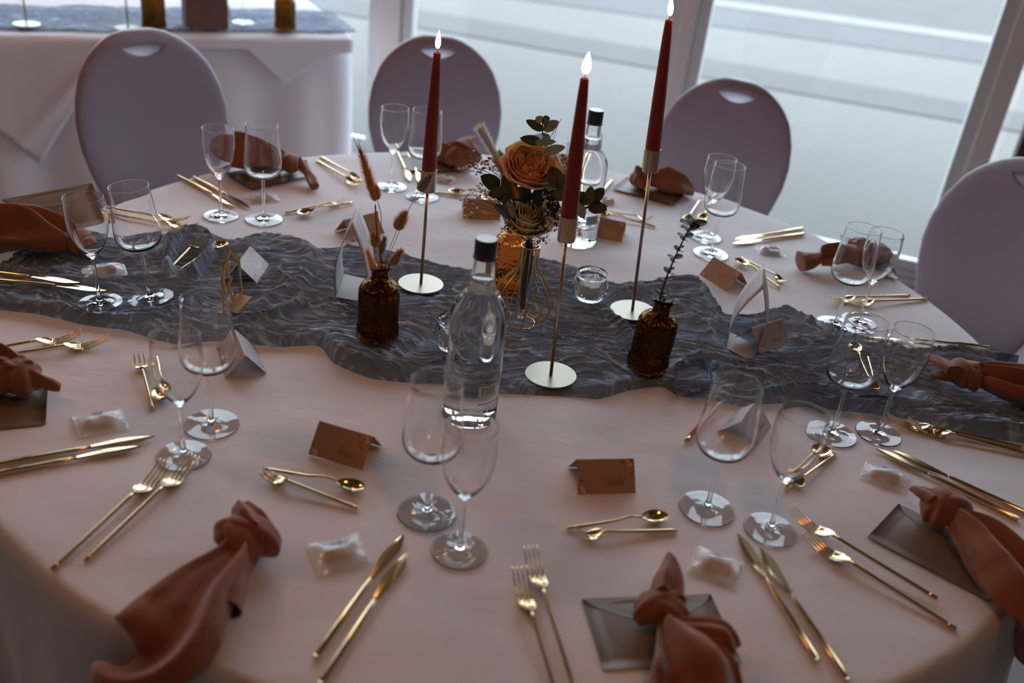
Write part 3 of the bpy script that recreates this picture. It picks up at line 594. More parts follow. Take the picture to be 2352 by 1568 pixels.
def cutlery(kind, tip, tail, label, z=0.0, anchor=0, pitch=0.0, roll=0.0):
    if kind not in first: o = first[kind] = PROTO[kind]()
    else: o = copy_tree(first[kind])
    tip = np.array(tip[:2]); tail = np.array(tail[:2]); d = tail - tip; d /= np.linalg.norm(d)
    if anchor == 1: tip = tail - d * LEN[kind]
    elif anchor == 2: tip = (tip + tail) / 2 - d * LEN[kind] / 2
    o.location = (tip[0], tip[1], TZ + .0004 + z); o.rotation_euler = (roll, pitch, math.atan2(d[1], d[0])); tag(o, label, *CAT[kind]); return o
C = cutlery
C('fork', (-0.4753,1.1157,0.7680), (-0.5374,0.8891,0.7500), 'gold dinner fork, left one of the pair above the lower left napkin')
C('fork', (-0.4420,1.1365,0.7680), (-0.5042,0.9117,0.7500), 'gold dinner fork crossing a glass foot, right one of the lower left pair')
C('knife', (-0.1172,1.0328,0.7500), (-0.1833,0.8054,0.7500), 'gold knife with the brighter blade, upper left of the pair at bottom centre')
C('knife', (-0.1073,0.9963,0.7500), (-0.1680,0.7702,0.7500), 'gold knife, lower right of the pair at bottom centre')
C('spoon', (-0.1864,1.1180,0.7560), (-0.3234,1.1387,0.7500), 'gold spoon below the place card with a cut-off gold name, lower left')
C('sfork', (-0.3399,1.1251,0.7640), (-0.1979,1.0812,0.7500), 'small gold fork crossing below the spoon at lower left')
C('fork', (0.0449,0.9826,0.7680), (0.0942,0.8101,0.7500), 'gold dinner fork, left and lower one of the pair at bottom centre')
C('fork', (0.0583,1.0231,0.7680), (0.1169,0.8135,0.7500), 'gold dinner fork, right and upper one of the pair at bottom centre', .003)
C('knife', (0.3584,1.1226,0.7500), (0.4275,0.8905,0.7500), 'gold knife with the white glinting blade, left of the pair at lower right')
C('knife', (0.3872,1.0955,0.7500), (0.4591,0.8670,0.7500), 'gold knife lying right of its partner at lower right')
C('spoon', (0.2595,1.1405,0.7560), (0.1190,1.0921,0.7500), 'gold spoon under the brown place card at bottom centre')
C('sfork', (0.1184,1.0716,0.7640), (0.2635,1.1129,0.7500), 'small gold fork under the spoon at bottom centre right')
C('fork', (0.4443,1.1789,0.7680), (0.6239,1.0297,0.7500), 'gold dinner fork, upper one of the crossed pair at lower right', .004)
C('fork', (0.4514,1.1359,0.7680), (0.6329,0.9803,0.7500), 'gold dinner fork, lower one of the crossed pair at lower right', 0, 1)
C('knife', (0.6355,1.3949,0.7500), (0.8222,1.2397,0.7500), 'gold knife, lower one of the pair above the lower right napkin')
C('knife', (0.6661,1.3923,0.7500), (0.8642,1.2433,0.7500), 'gold knife, upper one of the pair above the lower right napkin')
C('spoon', (0.5489,1.3762,0.7560), (0.4498,1.2456,0.7500), 'gold spoon seen through and beside the slim glass at lower right')
C('sfork', (0.4645,1.2504,0.7640), (0.5595,1.3641,0.7500), 'small gold fork just right of the slim glass at lower right', 0, 1)
C('fork', (0.6801,1.4872,0.7680), (0.9027,1.4596,0.7500), 'gold dinner fork, upper one of the pair along the right end of the runner')
C('fork', (0.7148,1.4807,0.7680), (0.9292,1.4323,0.7500), 'gold dinner fork, lower one of the pair along the right end of the runner')
C('knife', (0.7341,1.8218,0.7500), (0.9916,1.8292,0.7500), 'gold knife, rear one of the pair beside the runner at the right edge', .004, 1)
C('knife', (0.7107,1.7841,0.7500), (0.9511,1.8009,0.7500), 'gold knife, front one of the pair beside the runner at the right edge', .006, 1)
C('spoon', (0.6789,1.7441,0.7700), (0.6717,1.5841,0.7500), 'gold spoon on the runner seen through the wide glass at right', .018)
C('sfork', (0.6739,1.5528,0.7700), (0.7162,1.7708,0.7500), 'small gold fork on the runner seen through the glasses at right', .014)
C('fork', (0.6865,1.9706,0.7680), (0.8955,2.0594,0.7500), 'gold dinner fork, rear one of the pair right of the upper right glasses', 0, 1)
C('fork', (0.7250,1.9615,0.7680), (0.9356,2.0522,0.7500), 'gold dinner fork, front one of the pair right of the upper right glasses', 0, 1)
C('knife', (0.5119,2.2396,0.7500), (0.7148,2.3694,0.7500), 'gold knife, front one of the pair before the upper right napkin')
C('knife', (0.5216,2.2700,0.7500), (0.7257,2.4112,0.7500), 'gold knife, rear one of the pair before the upper right napkin')
C('spoon', (0.5045,2.1449,0.7560), (0.5843,2.0149,0.7500), 'gold spoon behind the tall menu card at upper right')
C('sfork', (0.6100,2.0319,0.7640), (0.5363,2.1398,0.7500), 'small gold fork next to the spoon at upper right')
C('fork', (0.3961,2.3185,0.7680), (0.5299,2.7583,0.7500), 'gold dinner fork, left one of the pair behind the dried eucalyptus tip')
C('fork', (0.4362,2.3403,0.7680), (0.5732,2.7739,0.7500), 'gold dinner fork, right one of the pair behind the dried eucalyptus tip')
C('knife', (0.1305,2.3932,0.7500), (0.2092,2.6426,0.7500), 'gold knife end, left of the pair behind the far water bottle')
C('knife', (0.1531,2.3694,0.7500), (0.2324,2.6326,0.7500), 'gold knife end, right of the pair behind the far water bottle')
C('spoon', (0.1721,2.3388,0.7560), (0.2962,2.3017,0.7500), 'gold spoon behind the small place card right of the bouquet')
C('sfork', (0.3176,2.3269,0.7640), (0.1814,2.3664,0.7500), 'small gold fork crossing behind the tallest candle stand')
C('knife', (-0.3133,2.4064,0.7500), (-0.3879,2.6456,0.7500), 'gold knife, left of the pair before the rear middle chair')
C('knife', (-0.2807,2.3946,0.7500), (-0.3563,2.6341,0.7500), 'gold knife, right of the pair behind the leftmost candle')
C('spoon', (-0.2083,2.3576,0.7560), (-0.1089,2.3887,0.7500), 'gold spoon just right of the leftmost candle stand')
C('sfork', (-0.0839,2.3405,0.7640), (-0.1838,2.3438,0.7500), 'small gold fork right of the leftmost candle stand, before the bouquet')
C('fork', (-0.4283,2.3515,0.7680), (-0.5753,2.5121,0.7500), 'gold dinner fork, upper of the pair between rear left and middle places', 0, 1)
C('fork', (-0.4294,2.3117,0.7680), (-0.5769,2.4783,0.7500), 'gold dinner fork, lower of the pair between rear left and middle places', 0, 1)
C('knife', (-0.6794,2.0992,0.7500), (-0.8655,2.2455,0.7500), 'gold knife, left of the pair under the rear left slim glass')
C('knife', (-0.6437,2.0998,0.7500), (-0.8279,2.2494,0.7500), 'gold knife, right of the pair under the rear left slim glass')
C('spoon', (-0.5312,2.0932,0.7540), (-0.4388,2.1996,0.7500), 'gold spoon lying left of the pale tall menu card')
C('sfork', (-0.4425,2.2060,0.7640), (-0.5438,2.1187,0.7500), 'small gold fork crossing the spoon left of the tall menu card')
C('fork', (-0.7445,1.9751,0.7680), (-0.9370,2.0028,0.7500), 'gold dinner fork, rear of the pair behind the left glasses')
C('fork', (-0.7150,1.9459,0.7680), (-0.9119,1.9712,0.7500), 'gold dinner fork, front of the pair behind the left glasses')
C('knife', (-0.8143,1.5916,0.7750), (-0.9658,1.5929,0.7750), 'gold knife, rear of the pair lying on the left end of the runner', .026)
C('knife', (-0.7600,1.5810,0.7720), (-0.9205,1.5739,0.7720), 'gold knife, front of the pair lying on the left end of the runner', .022)
C('sfork', (-0.6864,1.8016,0.7800), (-0.6964,1.7015,0.7600), 'small gold fork half covered by a runner fold at left', .012, 1)
C('spoon', (-0.6555,1.7797,0.7800), (-0.6731,1.7185,0.7600), 'gold spoon half covered by a runner fold at left', .012, 1)
C('fork', (-0.7443,1.4430,0.7680), (-0.8556,1.3749,0.7500), 'gold dinner fork, rear of the pair at the left edge below the runner')
C('fork', (-0.6936,1.4367,0.7680), (-0.8231,1.3635,0.7500), 'gold dinner fork, front of the pair at the left edge below the runner')
C('sfork', (-0.6274,1.3956,0.7640), (-0.5605,1.2755,0.7500), 'small gold fork standing alone left of the lower left slim glass')
C('spoon', (-0.5434,1.2778,0.7560), (-0.6222,1.4413,0.7500), 'gold spoon seen through the lower left slim glass', 0, 0)
C('knife', (-0.5199,1.1875,0.7500), (-0.7011,1.0796,0.7500), 'gold knife, upper of the pair at the left edge')
C('knife', (-0.5287,1.1593,0.7500), (-0.6909,1.0600,0.7500), 'gold knife, lower of the pair at the left edge')

# ---------------------------------------------------------------- place cards, menus, envelopes, packets, table number
def face_pt(u, v, hw, hd, h, side=-1, off=.0003):
    """u across -1..1, v 0 at foot to 1 at ridge, on one sloping face"""
    nx = np.array([0, side * h, hd]); nx = nx / np.linalg.norm(nx); b = np.array([u * hw, side * hd * (1 - v), h * v]); return b + nx * off
def ribbonline(pts, w, to3):
    V = []; F = []
    P = np.array(pts, float)
    for i, q in enumerate(P):
        d = P[min(i + 1, len(P) - 1)] - P[max(i - 1, 0)]; d = d / (np.linalg.norm(d) + 1e-9); nrm = np.array([-d[1], d[0]]) * w
        V += [to3(*(q + nrm)), to3(*(q - nrm))]
    for i in range(len(P) - 1): F.append((2 * i, 2 * i + 1, 2 * i + 3, 2 * i + 2))
    return np.array(V), F
SEB = [[(.75, 1.35), (.45, 1.6), (.1, 1.35), (.25, 1.0), (.45, .6), (.2, .1), (-.25, .0), (-.5, .3)], [(.5, .35), (.85, .5), (1.0, .7), (.8, .8), (.7, .4), (.95, .15), (1.3, .5), (1.55, 1.6), (1.4, 1.5), (1.35, .3), (1.55, .1), (1.75, .45), (1.6, .7), (1.5, .6)],
       [(1.75, .55), (2.2, .75), (2.35, .7), (2.05, .6), (2.0, .2), (2.3, .2), (2.45, .7), (2.5, .15), (2.8, .6), (2.95, .8), (3.0, .3), (2.8, .1), (3.2, .4), (3.5, 1.5), (3.4, .3), (3.6, .1), (3.85, .7), (3.85, .15), (4.1, .3), (4.35, .7), (4.55, .6), (4.25, .6), (4.2, .2), (4.5, .2), (4.65, .7), (4.7, .1)],
       [(4.7, .1), (4.85, .6), (5.05, .7), (5.1, .2), (5.4, .15)], [(3.0, 1.35), (3.6, 1.4), (4.1, 1.38)]]
def scrib(seed, n=4):
    R = random.Random(seed); P = []; x = 0
    P += [(0, .1), (.15, 1.2), (.4, 1.5), (.35, .6), (.3, .1)]; x = .5
    for k in range(n): P += [(x, .2), (x + .18, .7 + .5 * (R.random() > .75)), (x + .3, .6), (x + .28, .1)]; x += .38 + .1 * R.random()
    P.append((x + .3, .3)); return [P]
def place_card(L, R, label, z=0., ink='gold_ink', strokes=None, seed=1, hw=None, h=.040, hd=.034, faces=(-1, 1), lean=0, body='kraft2', flip=False):
    L = np.array(L); R = np.array(R); d = R[:2] - L[:2]; w = .0455 if hw is None else hw; d /= np.linalg.norm(d); c = (L + R) / 2; nrm = np.array([-d[1], d[0]]); c = c[:2] + nrm * hd
    g = empty('place_card', (c[0], c[1], TZ + .0003 + z)); g.rotation_euler = (lean, 0, math.atan2(d[1], d[0])); tag(g, label, 'place card', 'folded place cards on the table')
    V = [(-w, -hd, 0), (w, -hd, 0), (w, 0, h), (-w, 0, h), (w, hd, 0), (-w, hd, 0)]
    V = []; nn = 7
    prof = [(-hd, 0), (-hd * .5, h * .515), (-.0008, h - .0004), (0, h), (.0008, h - .0004), (hd * .5, h * .515), (hd, 0)]
    for x in (-w, 0, w): V += [(x, a, b) for a, b in prof]
    o = part('folded_card', (V, grid(3, 7)), M_[body], g, False, local=True); solid(o, .0005, 1)
    RR = random.Random(seed)
    for s in faces:
        fm = []; mi = []
        def blob(u, v, r, m, k=6, el=1., an=0.):
            V = [face_pt(u * (-s if s == 1 else 1), v, w, hd, h, s, .00085 + .0002 * RR.random())]; n0 = 8
            for i in range(n0):
                a = 2 * PI * i / n0; q = r * (1 + .22 * math.sin(k * a)); dx, dy = q * math.cos(a), q * el * math.sin(a); dx, dy = dx * math.cos(an) - dy * math.sin(an), dx * math.sin(an) + dy * math.cos(an)
                V.append(face_pt((u + dx) * (-s if s == 1 else 1), v + dy * .85 * w / .052 * 1.2, w, hd, h, s, .0009))
            fm.append((np.array(V), [(0, i + 1, (i + 1) % n0 + 1) for i in range(n0)])); mi.extend([m] * n0)
        for (u0, v0, sg) in ((.80, .86, -1), (-.80, .12, 1)):
            blob(u0, v0, .12, 1); blob(u0 + sg * .05, v0 - sg * .0, .07, 0, 5)
            for k in range(8):
                a = RR.uniform(0, 2 * PI); rr = RR.uniform(.13, .30); uu, vv = u0 + rr * math.cos(a), v0 + rr * math.sin(a)
                if abs(uu) < .95 and .04 < vv < .96: blob(uu, vv, RR.uniform(.03, .065), 2, 2, .45, RR.uniform(0, 3))
        part('floral_print', join(*fm), [M_['pink'], M_['pink2'], M_['green_ink']], g, False, mi, local=True)['kind'] = 'stuff'
        st = strokes or scrib(seed); X1 = max(p[0] for q in st for p in q); sc = .62 / X1
        x0 = .0 if strokes else -.05
        lines = [ribbonline(smoothpts(q, 5 * len(q)), .05 * (.7 if strokes else 1.1), lambda a, b: face_pt((x0 + a * sc + b * .05) * (-s if s == 1 else 1), .22 + b * (.19 if not strokes else .20), w, hd, h, s, .0010)) for q in st]
        part('name_lettering', join(*lines), M_[ink], g, False, local=True)
    return g
place_card((-0.2869,1.1935,0.7500), (-0.2001,1.1699,0.7500), 'brown place card with gold lettering above the lower left spoon', seed=3, faces=(-1,))
place_card((0.1254,1.1739,0.7500), (0.2157,1.1946,0.7500), 'brown place card with black handwriting at bottom centre right', ink='ink', strokes=SEB, seed=5, faces=(-1,))
place_card((-0.4045,1.3917,0.7500), (-0.4617,1.5001,0.7500), 'place card standing open behind the wide glass at lower left', seed=8, ink='silver_ink', body='menu')
place_card((-0.5187,1.7253,0.7600), (-0.5200,1.8051,0.7600), 'pale place card tilted beside the wooden table number', onr((-0.5593,1.7661,0.7500))-TZ-.006, 'silver_ink', seed=9, body='menu', lean=-.1)
place_card((0.4064,2.0390,0.7500), (0.4594,1.9648,0.7500), 'flowered place card in front of the spoon at upper right', seed=12)
place_card((0.4788,1.6652,0.7600), (0.5535,1.7255,0.7600), 'place card on the runner right of the tall menu card', .014, 'gold_ink', seed=14, body='menu')
place_card((0.4292,1.3635,0.7500), (0.4577,1.4177,0.7500), 'place card seen through the wide glass at lower right', seed=16, body='menu')
place_card((-0.3795,1.9911,0.7500), (-0.3228,2.0544,0.7500), 'flowered place card behind the tall menu card at left', seed=18)
place_card((0.1629,2.1841,0.7500), (0.2135,2.1755,0.7500), 'small place card with gold name right of the middle candle', seed=20)
place_card((-0.1557,2.2028,0.7500), (-0.0627,2.2157,0.7500), 'plain side place card left of the bouquet', seed=22)
q = bt(.50, .27); place_card((q[0]-.03,q[1]-.02,0), (q[0]+.05,q[1]+.03,0), 'blurred pinkish place card on the far table', .01, body='menu', seed=23)

def menu_card(NL, NR, FL, FR, apexn, apexf, label, bow, zb):
    NL, NR, FL, FR, an, af = [np.array(q, float) for q in (NL, NR, FL, FR, apexn, apexf)]
    for q in (NL, NR, FL, FR): q[2] = zb
    c = (NL + FR) / 2; g = empty('menu_card', tuple(c)); tag(g, label, 'menu card', 'tall curved menu cards on the runner')
    def sheet(A0_, A1, B0, B1, bw, n=18):
        V = []
        wd = (A1 - A0_); wd = wd / np.linalg.norm(wd); dirv = (B0 - A0_); nr = np.cross(wd, dirv); nr /= np.linalg.norm(nr)
        for i in range(n):
            u = i / (n - 1); off = nr * bw * math.sin(PI * u) * (1 - .25 * u)
            for k in range(5): w = k / 4; V.append((A0_ * (1 - w) + A1 * w) * (1 - u) + (B0 * (1 - w) + B1 * w) * u + off)
        return np.array(V), grid(n, 5)
    o = part('front_leaf', sheet(NL, FL, an, af, -bow), M_['menu'], g); solid(o, .0006)
    o = part('back_leaf', sheet(NR, FR, an, af, bow), M_['menu'], g); solid(o, .0006)
    V = np.array([NL, NR, FR, FL]) + [0, 0, .0045]; o = part('glued_foot', (V, [(0, 1, 2, 3)]), M_['white_card'], g, False); solid(o, .0006)
    wd = (FL - NL); wd /= np.linalg.norm(wd); wl = np.linalg.norm(FL - NL); R = random.Random(4); L_ = []
    for (P0, P1, Q0, Q1, bw) in ((NL, FL, an, af, -bow), (NR, FR, an, af, bow)):
        dirv = Q0 - P0; w_ = P1 - P0; w_ = w_ / np.linalg.norm(w_); nr = np.cross(w_, dirv); nr /= np.linalg.norm(nr)
        sg = 1 if bw > 0 else -1
        for r in range(9):
            u = .93 - r * .045; a0, a1 = .18 + .1 * R.random(), .82 - .2 * R.random()
            pts = [(a0 + (a1 - a0) * k / 16, u + .008 * math.sin(k * 2.1 + r)) for k in range(17)]
            to3 = lambda a, b: (P0 * (1 - a) + P1 * a) * (1 - b) + (Q0 * (1 - a) + Q1 * a) * b + nr * (bw * math.sin(PI * b) * (1 - .25 * b) + sg * .0007)
            L_.append(ribbonline(pts, .0035, to3))
    part('menu_lettering', join(*L_), M_['silver_ink'], g, False)
zb = onr((-0.3404,1.7450,0.7500), .02) - .002
menu_card((-0.3565,1.7011,0.7500), (-0.2969,1.6940,0.7500), (-0.3628,1.8092,0.7500), (-0.3014,1.7927,0.7500), (-0.3328,1.7192,0.9050), (-0.3385,1.8108,0.9120), 'tall curved menu card behind the left amber vase', .016, zb)
menu_card((0.4202,1.6891,0.7500), (0.4615,1.6494,0.7500), (0.4369,1.7601,0.7500), (0.4883,1.7094,0.7500), (0.4614,1.6885,0.8920), (0.4725,1.7709,0.9080), 'tall curved menu card standing on the right half of the runner', .018, onr((0.4512,1.7055,0.7500), .02) - .004)

def envelope(O, X, Y, label, z=0., xl=.178, yl=.118, tilt=(0, 0)):
    O = np.array(O); x = np.array(X)[:2] - O[:2]; x /= np.linalg.norm(x); y = np.array([-x[1], x[0]])
    if (np.array(Y)[:2] - O[:2]) @ y < 0: y = -y
    g = empty('kraft_envelope', (O[0], O[1], TZ + .0008 + z)); tag(g, label, 'envelope', 'brown kraft envelopes under the napkins')
    n = 9; V = []
    for s in (1, 0):
        for i in range(n):
            for j in range(n):
                u, v = i / (n - 1), j / (n - 1); puff = .0045 * math.sin(PI * u) ** .6 * math.sin(PI * v) ** .6 * s + .0012 * s
                P = x * u * xl + y * v * yl; V.append((O[0] + P[0], O[1] + P[1], TZ + .0008 + z + puff + u * tilt[0] + v * tilt[1]))
    F = grid(n, n) + [tuple(reversed(f)) for f in grid(n, n, off=n * n)]
    ring = [(i, 0) for i in range(n)] + [(n - 1, j) for j in range(1, n)] + [(i, n - 1) for i in range(n - 2, -1, -1)] + [(0, j) for j in range(n - 2, 0, -1)]
    id_ = lambda q: q[0] * n + q[1]
    F += [(id_(a), id_(b), id_(b) + n * n, id_(a) + n * n) for a, b in zip(ring, ring[1:] + ring[:1])]
    part('pouch', (V, F), M_['kraft'], g)
    def at(u, v, e): P = x * u * xl + y * v * yl; return (O[0] + P[0], O[1] + P[1], TZ + .0008 + z + .0045 * math.sin(PI * u) ** .6 * math.sin(PI * v) ** .6 + .0012 + e + u * tilt[0] + v * tilt[1])
    V = [at(u, v, .0006) for u, v in ((.01, .99), (.99, .99), (.93, .86), (.7, .66), (.5, .56), (.3, .66), (.07, .86))]
    part('flap', (V, [(0, 6, 5, 4, 3, 2, 1)]), M_['kraft'], g, False)
envelope((0.1564,0.8381,0.7500), (0.3282,0.8758,0.7500), (0.1310,0.9495,0.7500), 'kraft envelope under the napkin at bottom centre right')
envelope((0.5605,1.1556,0.7500), (0.6539,1.0814,0.7500), (0.6691,1.2963,0.7500), 'kraft envelope under the lower right napkin')
envelope((0.2206,2.5326,0.7500), (0.3822,2.4645,0.7500), (0.2578,2.6491,0.7500), 'kraft envelope under the napkin before the rear right chair', .004)
envelope((-0.1660,2.5324,0.7500), (-0.3057,2.4887,0.7500), (-0.1952,2.6801,0.7500), 'kraft envelope under the napkin before the rear middle chair', .004)
envelope((-0.6766,2.2148,0.7500), (-0.5749,2.3366,0.7500), (-0.7592,2.3001,0.7500), 'kraft envelope under the rear left napkin', .006)
envelope((-0.6874,1.1870,0.7500), (-0.8068,1.1336,0.7500), (-0.7512,1.2944,0.7500), 'kraft envelope under the left edge napkin below the runner')
envelope((-0.9978,1.7291,0.7800), (-0.9156,1.7972,0.7850), (-0.9634,1.8457,0.8000), 'kraft envelope propped on the napkin at the left end of the runner', .03, .178, .118, (.012, .045))
envelope((0.8929,2.1440,0.7600), (0.9188,2.3958,0.7900), (0.7902,2.2423,0.7900), 'kraft envelope behind the upper right napkin', .003, .178, .118, (.01, .012))

def packet(P, Q, w, label, z=0., seed=0):
    """cellophane packet; P-Q is its long axis"""
    P = np.array(P); Q = np.array(Q); c = (P + Q) / 2; d = Q[:2] - P[:2]; L = np.linalg.norm(d) / 2; x = d / (2 * L); y = np.array([-x[1], x[0]])
    g = empty('biscuit_packet', (c[0], c[1], TZ + .0005 + z)); tag(g, label, 'snack packet', 'clear packets with a biscuit at the places')
    nu, nv = 22, 16; R = np.random.default_rng(seed + 40); N = noise2(nu, nv, 6, 5, seed + 3); V = []
    def P3(a, b, h): q = c[:2] + x * a + y * b; return (q[0], q[1], TZ + .0006 + z + h)
    for s in (1, 0):
        for i in range(nu):
            for j in range(nv):
                u = -1 + 2 * i / (nu - 1); v = -1 + 2 * j / (nv - 1); pf = max(0, 1 - abs(u) ** 3) ** .8 * max(0, 1 - v * v) ** .7
                hh = (.0135 * pf + .0028 * N[i, j] * (1 if pf > .03 else .8) + .0018 * (abs(u) > .85) * abs(math.sin(14 * v))) if s else 0
                V.append(P3(u * L, v * w / 2 * (1 + .04 * N[i, j]), max(0.0002, hh) if s else 0))
    n_ = nu * nv; F = grid(nu, nv) + [tuple(reversed(f)) for f in grid(nu, nv, off=n_)]
    part('wrapper', (V, F), M_['film'], g, False)
    V, F = box((-.021, -.009, .0015), (.021, .007, .0095)); V = np.array([P3(a, b - w * .06, h) for a, b, h in V]); o = part('biscuit', (V, F), M_['biscuit'], g, False); bevel(o, .0025, 3)
    V, F = box((-.012, .004, .001), (.019, .014, .0075)); V = np.array([P3(a, b, h) for a, b, h in V]); o = part('biscuit', (V, F), M_['biscuit'], g, False); bevel(o, .0025, 3)
    V = [P3(a, b, .0098 + .003 * (1 - (b / .02) ** 2)) for a, b in ((-.016, .002), (.014, -.001), (.017, .013), (-.013, .016))]; part('paper_strip', (V, [(0, 1, 2, 3)]), M_['white_card'], g, False)
    ln = [ribbonline([(-.008, .008 + k * .0035), (-.003, .0086 + k * .003), (.002, .0076 + k * .0035), (.007, .0082 + k * .0035)], .0009, lambda a, b: P3(a, b, .0136)) for k in range(2)]
    part('blue_lettering', join(*ln), M_['blue_ink'], g, False)
packet((-0.2275,0.9630,0.7500), (-0.1633,0.9986,0.7500), .062, 'clear biscuit packet between the lower left napkin and the knives', seed=1)
packet((0.2864,1.0583,0.7500), (0.3517,1.0344,0.7500), .060, 'clear biscuit packet above the napkin at bottom centre right', seed=2)
packet((0.5978,1.3302,0.7500), (0.6642,1.2988,0.7500), .055, 'clear biscuit packet touching the lower right envelope', seed=3)
packet((-0.6448,1.1855,0.7500), (-0.5819,1.2267,0.7500), .060, 'clear biscuit packet above the left edge knives', seed=4)
packet((0.7748,1.8037,0.7500), (0.8222,1.7570,0.7500), .050, 'clear biscuit packet behind the right slim glass', .012, seed=5)
packet((0.5689,2.2245,0.7500), (0.6363,2.2287,0.7500), .045, 'clear biscuit packet in front of the upper right knives', seed=6)
packet((-0.2493,2.4531,0.7500), (-0.2060,2.4411,0.7500), .05, 'white looking packet right of the leftmost candle', seed=7)
packet((-0.6724,2.1474,0.7500), (-0.6028,2.1917,0.7500), .050, 'clear packet in front of the rear left envelope', seed=8)
packet((-0.8322,1.6415,0.7700), (-0.7643,1.6810,0.7700), .045, 'clear packet lying on the left end of the runner', .022, seed=9)
packet((0.1839,2.4367,0.7500), (0.2210,2.4363,0.7500), .045, 'clear packet partly hidden behind the leaves right of the middle candle', seed=10)

def table_number():
    zb = onr((-0.5320,1.6201,0.7500), .03); A = np.array((-0.5400,1.5873,0.7500)); B = np.array((-0.5275,1.6550,0.7500)); c = (A + B) / 2; d = (B - A)[:2]; d /= np.linalg.norm(d); g = empty('table_number', (c[0], c[1], zb)); g.rotation_euler = (0, -.10, math.atan2(d[1], d[0]))
    tag(g, 'wooden table number 3 in a pointed frame on the runner, seen from behind', 'table number')
    o = part('base_plate', box((-.030, -.021, 0), (.033, .020, .004)), M_['wood'], g, False, local=True); bevel(o, .0008)
    w, h1, h2, t = .034, .082, .122, .0016
    outer = [(-w, .004), (w, .004), (w, h1), (0, h2), (-w, h1)]; inn = [(-w + .007, .012), (w - .007, .012), (w - .007, h1 - .003), (0, h2 - .010), (-w + .007, h1 - .003)]
    V = [(x, y, z) for y in (-t, t) for P in (outer, inn) for x, z in P]; F = []
    for k in range(5):
        k2 = (k + 1) % 5; F += [(k, k2, 5 + k2, 5 + k), (10 + k2, 10 + k, 15 + k, 15 + k2), (k2, k, 10 + k, 10 + k2), (5 + k, 5 + k2, 15 + k2, 15 + k)]
    part('frame', (V, F), M_['wood'], g, False, local=True)
    # figure 3, reads correctly from the other side
    c3 = [(-.010, .082), (-.004, .090), (.006, .090), (.012, .080), (.010, .068), (.000, .060), (.011, .052), (.014, .038), (.009, .022), (-.002, .016), (-.011, .026)]
    P = smoothpts([(-a, b) for a, b in c3], 60); V = []; F = []
    for i, q in enumerate(P):
        dd = P[min(i + 1, 59)] - P[max(i - 1, 0)]; dd /= np.linalg.norm(dd) + 1e-9; wd = .0022 + .0022 * abs(math.sin(i / 59 * 2 * PI)); nn = np.array([-dd[1], dd[0]]) * wd
        for y in (-t, t): V += [(q[0] + nn[0], y, q[1] + nn[1]), (q[0] - nn[0], y, q[1] - nn[1])]
    for i in range(59):
        a = i * 4; F += [(a, a + 1, a + 5, a + 4), (a + 3, a + 2, a + 6, a + 7), (a + 2, a, a + 4, a + 6), (a + 1, a + 3, a + 7, a + 5)]
    part('figure_three', (V, F), M_['wood'], g, False, local=True)
table_number()

# ---------------------------------------------------------------- candles and stands
def candle_set(base, top_h, cup_h, lean, where, fl, zb=None):
    zb = onr(base, .045) - .003 if zb is None else zb
    ax = Matrix.Translation((base[0], base[1], zb)) @ Matrix.Rotation(lean, 4, 'Y'); org = np.array([base[0], base[1], zb])
    h = empty('candle_stand', tuple(org)); tag(h, 'gold candle stand, ' + where, 'candle holder', 'slim gold candle stands on the runner')
    part('foot_plate', xf(lathe([(0, .0), (.0455, .0), (.0465, .0008), (.0465, .0020), (.0455, .0026), (0, .0026)], 64), ax), M_['gold_disk'], h)
    part('stem', xf(tube([(0, 0, .002), (0, 0, cup_h)], .0032, 14), ax), M_['copper'], h)
    part('cup', xf(lathe([(0, cup_h - .001), (.0150, cup_h - .001), (.0155, cup_h), (.0155, cup_h + .043), (.0148, cup_h + .043), (.0146, cup_h + .006), (0, cup_h + .005)], 40), ax), M_['copper'], h)
    c0 = cup_h + .006; tip = ax @ Vector((0, 0, top_h)); c = empty('taper_candle', tuple(ax @ Vector((0, 0, c0)))); tag(c, 'burning dark red candle, ' + where, 'candle', 'burning dark red taper candles')
    prof = [(0, c0), (.0143, c0), (.0143, cup_h + .05), (.0120, (c0 + top_h) / 2 + .01), (.0084, top_h - .03), (.0068, top_h - .002), (.0060, top_h), (.0045, top_h - .0012), (0, top_h - .002)]
    part('wax_body', xf(lathe(prof, 36), ax), M_['wax'], c)
    wk = part('wick', tube([tip + Vector((0, 0, -.002)), tip + Vector((.0003, 0, .006)), tip + Vector((-.0006, 0, .012))], .0007, 6), M_['wick'], c)
    n = 22; fp = []; L = fl[1]
    for i in range(n):
        u = i / (n - 1); r = fl[0] * math.sin(PI * min(1, u ** .62)) ** .9 if 0 < u < 1 else 0; fp.append((max(r, 0), u * L))
    V, F = lathe(fp, 20); V = np.array(V); V[:, 0] += fl[2] * (V[:, 2] / L) ** 1.6; V += np.array(tip) + [0, 0, .006]; part('flame', (V, F), M_['flame'], c)
    light('flame_light', 'POINT', tuple(np.array(tip) + [0, 0, .022]), .4, (1, .5, .2), .006)
candle_set((-0.2005,1.7958,0.7500), .472, .205, .004, 'left of the bouquet', (.0052, .034, .001), None)
candle_set((0.0765,1.5024,0.7500), .533, .264, -.027, 'nearest the camera right of the bouquet', (.0068, .034, .001), None)
candle_set((0.2377,1.7890,0.7500), .578, .300, -.053, 'tallest, behind the right amber vase', (.0052, .036, -.004), None)
q = bt(.865, .05); candle_set((q[0], q[1], 0), .52, .24, 0, 'blurred, left of the brown box on the far table', (.005, .034, 0), .766)
q = bt(1.20, .10); candle_set((q[0], q[1], 0), .52, .24, 0, 'blurred, at the top left on the far table', (.005, .034, 0), .766)

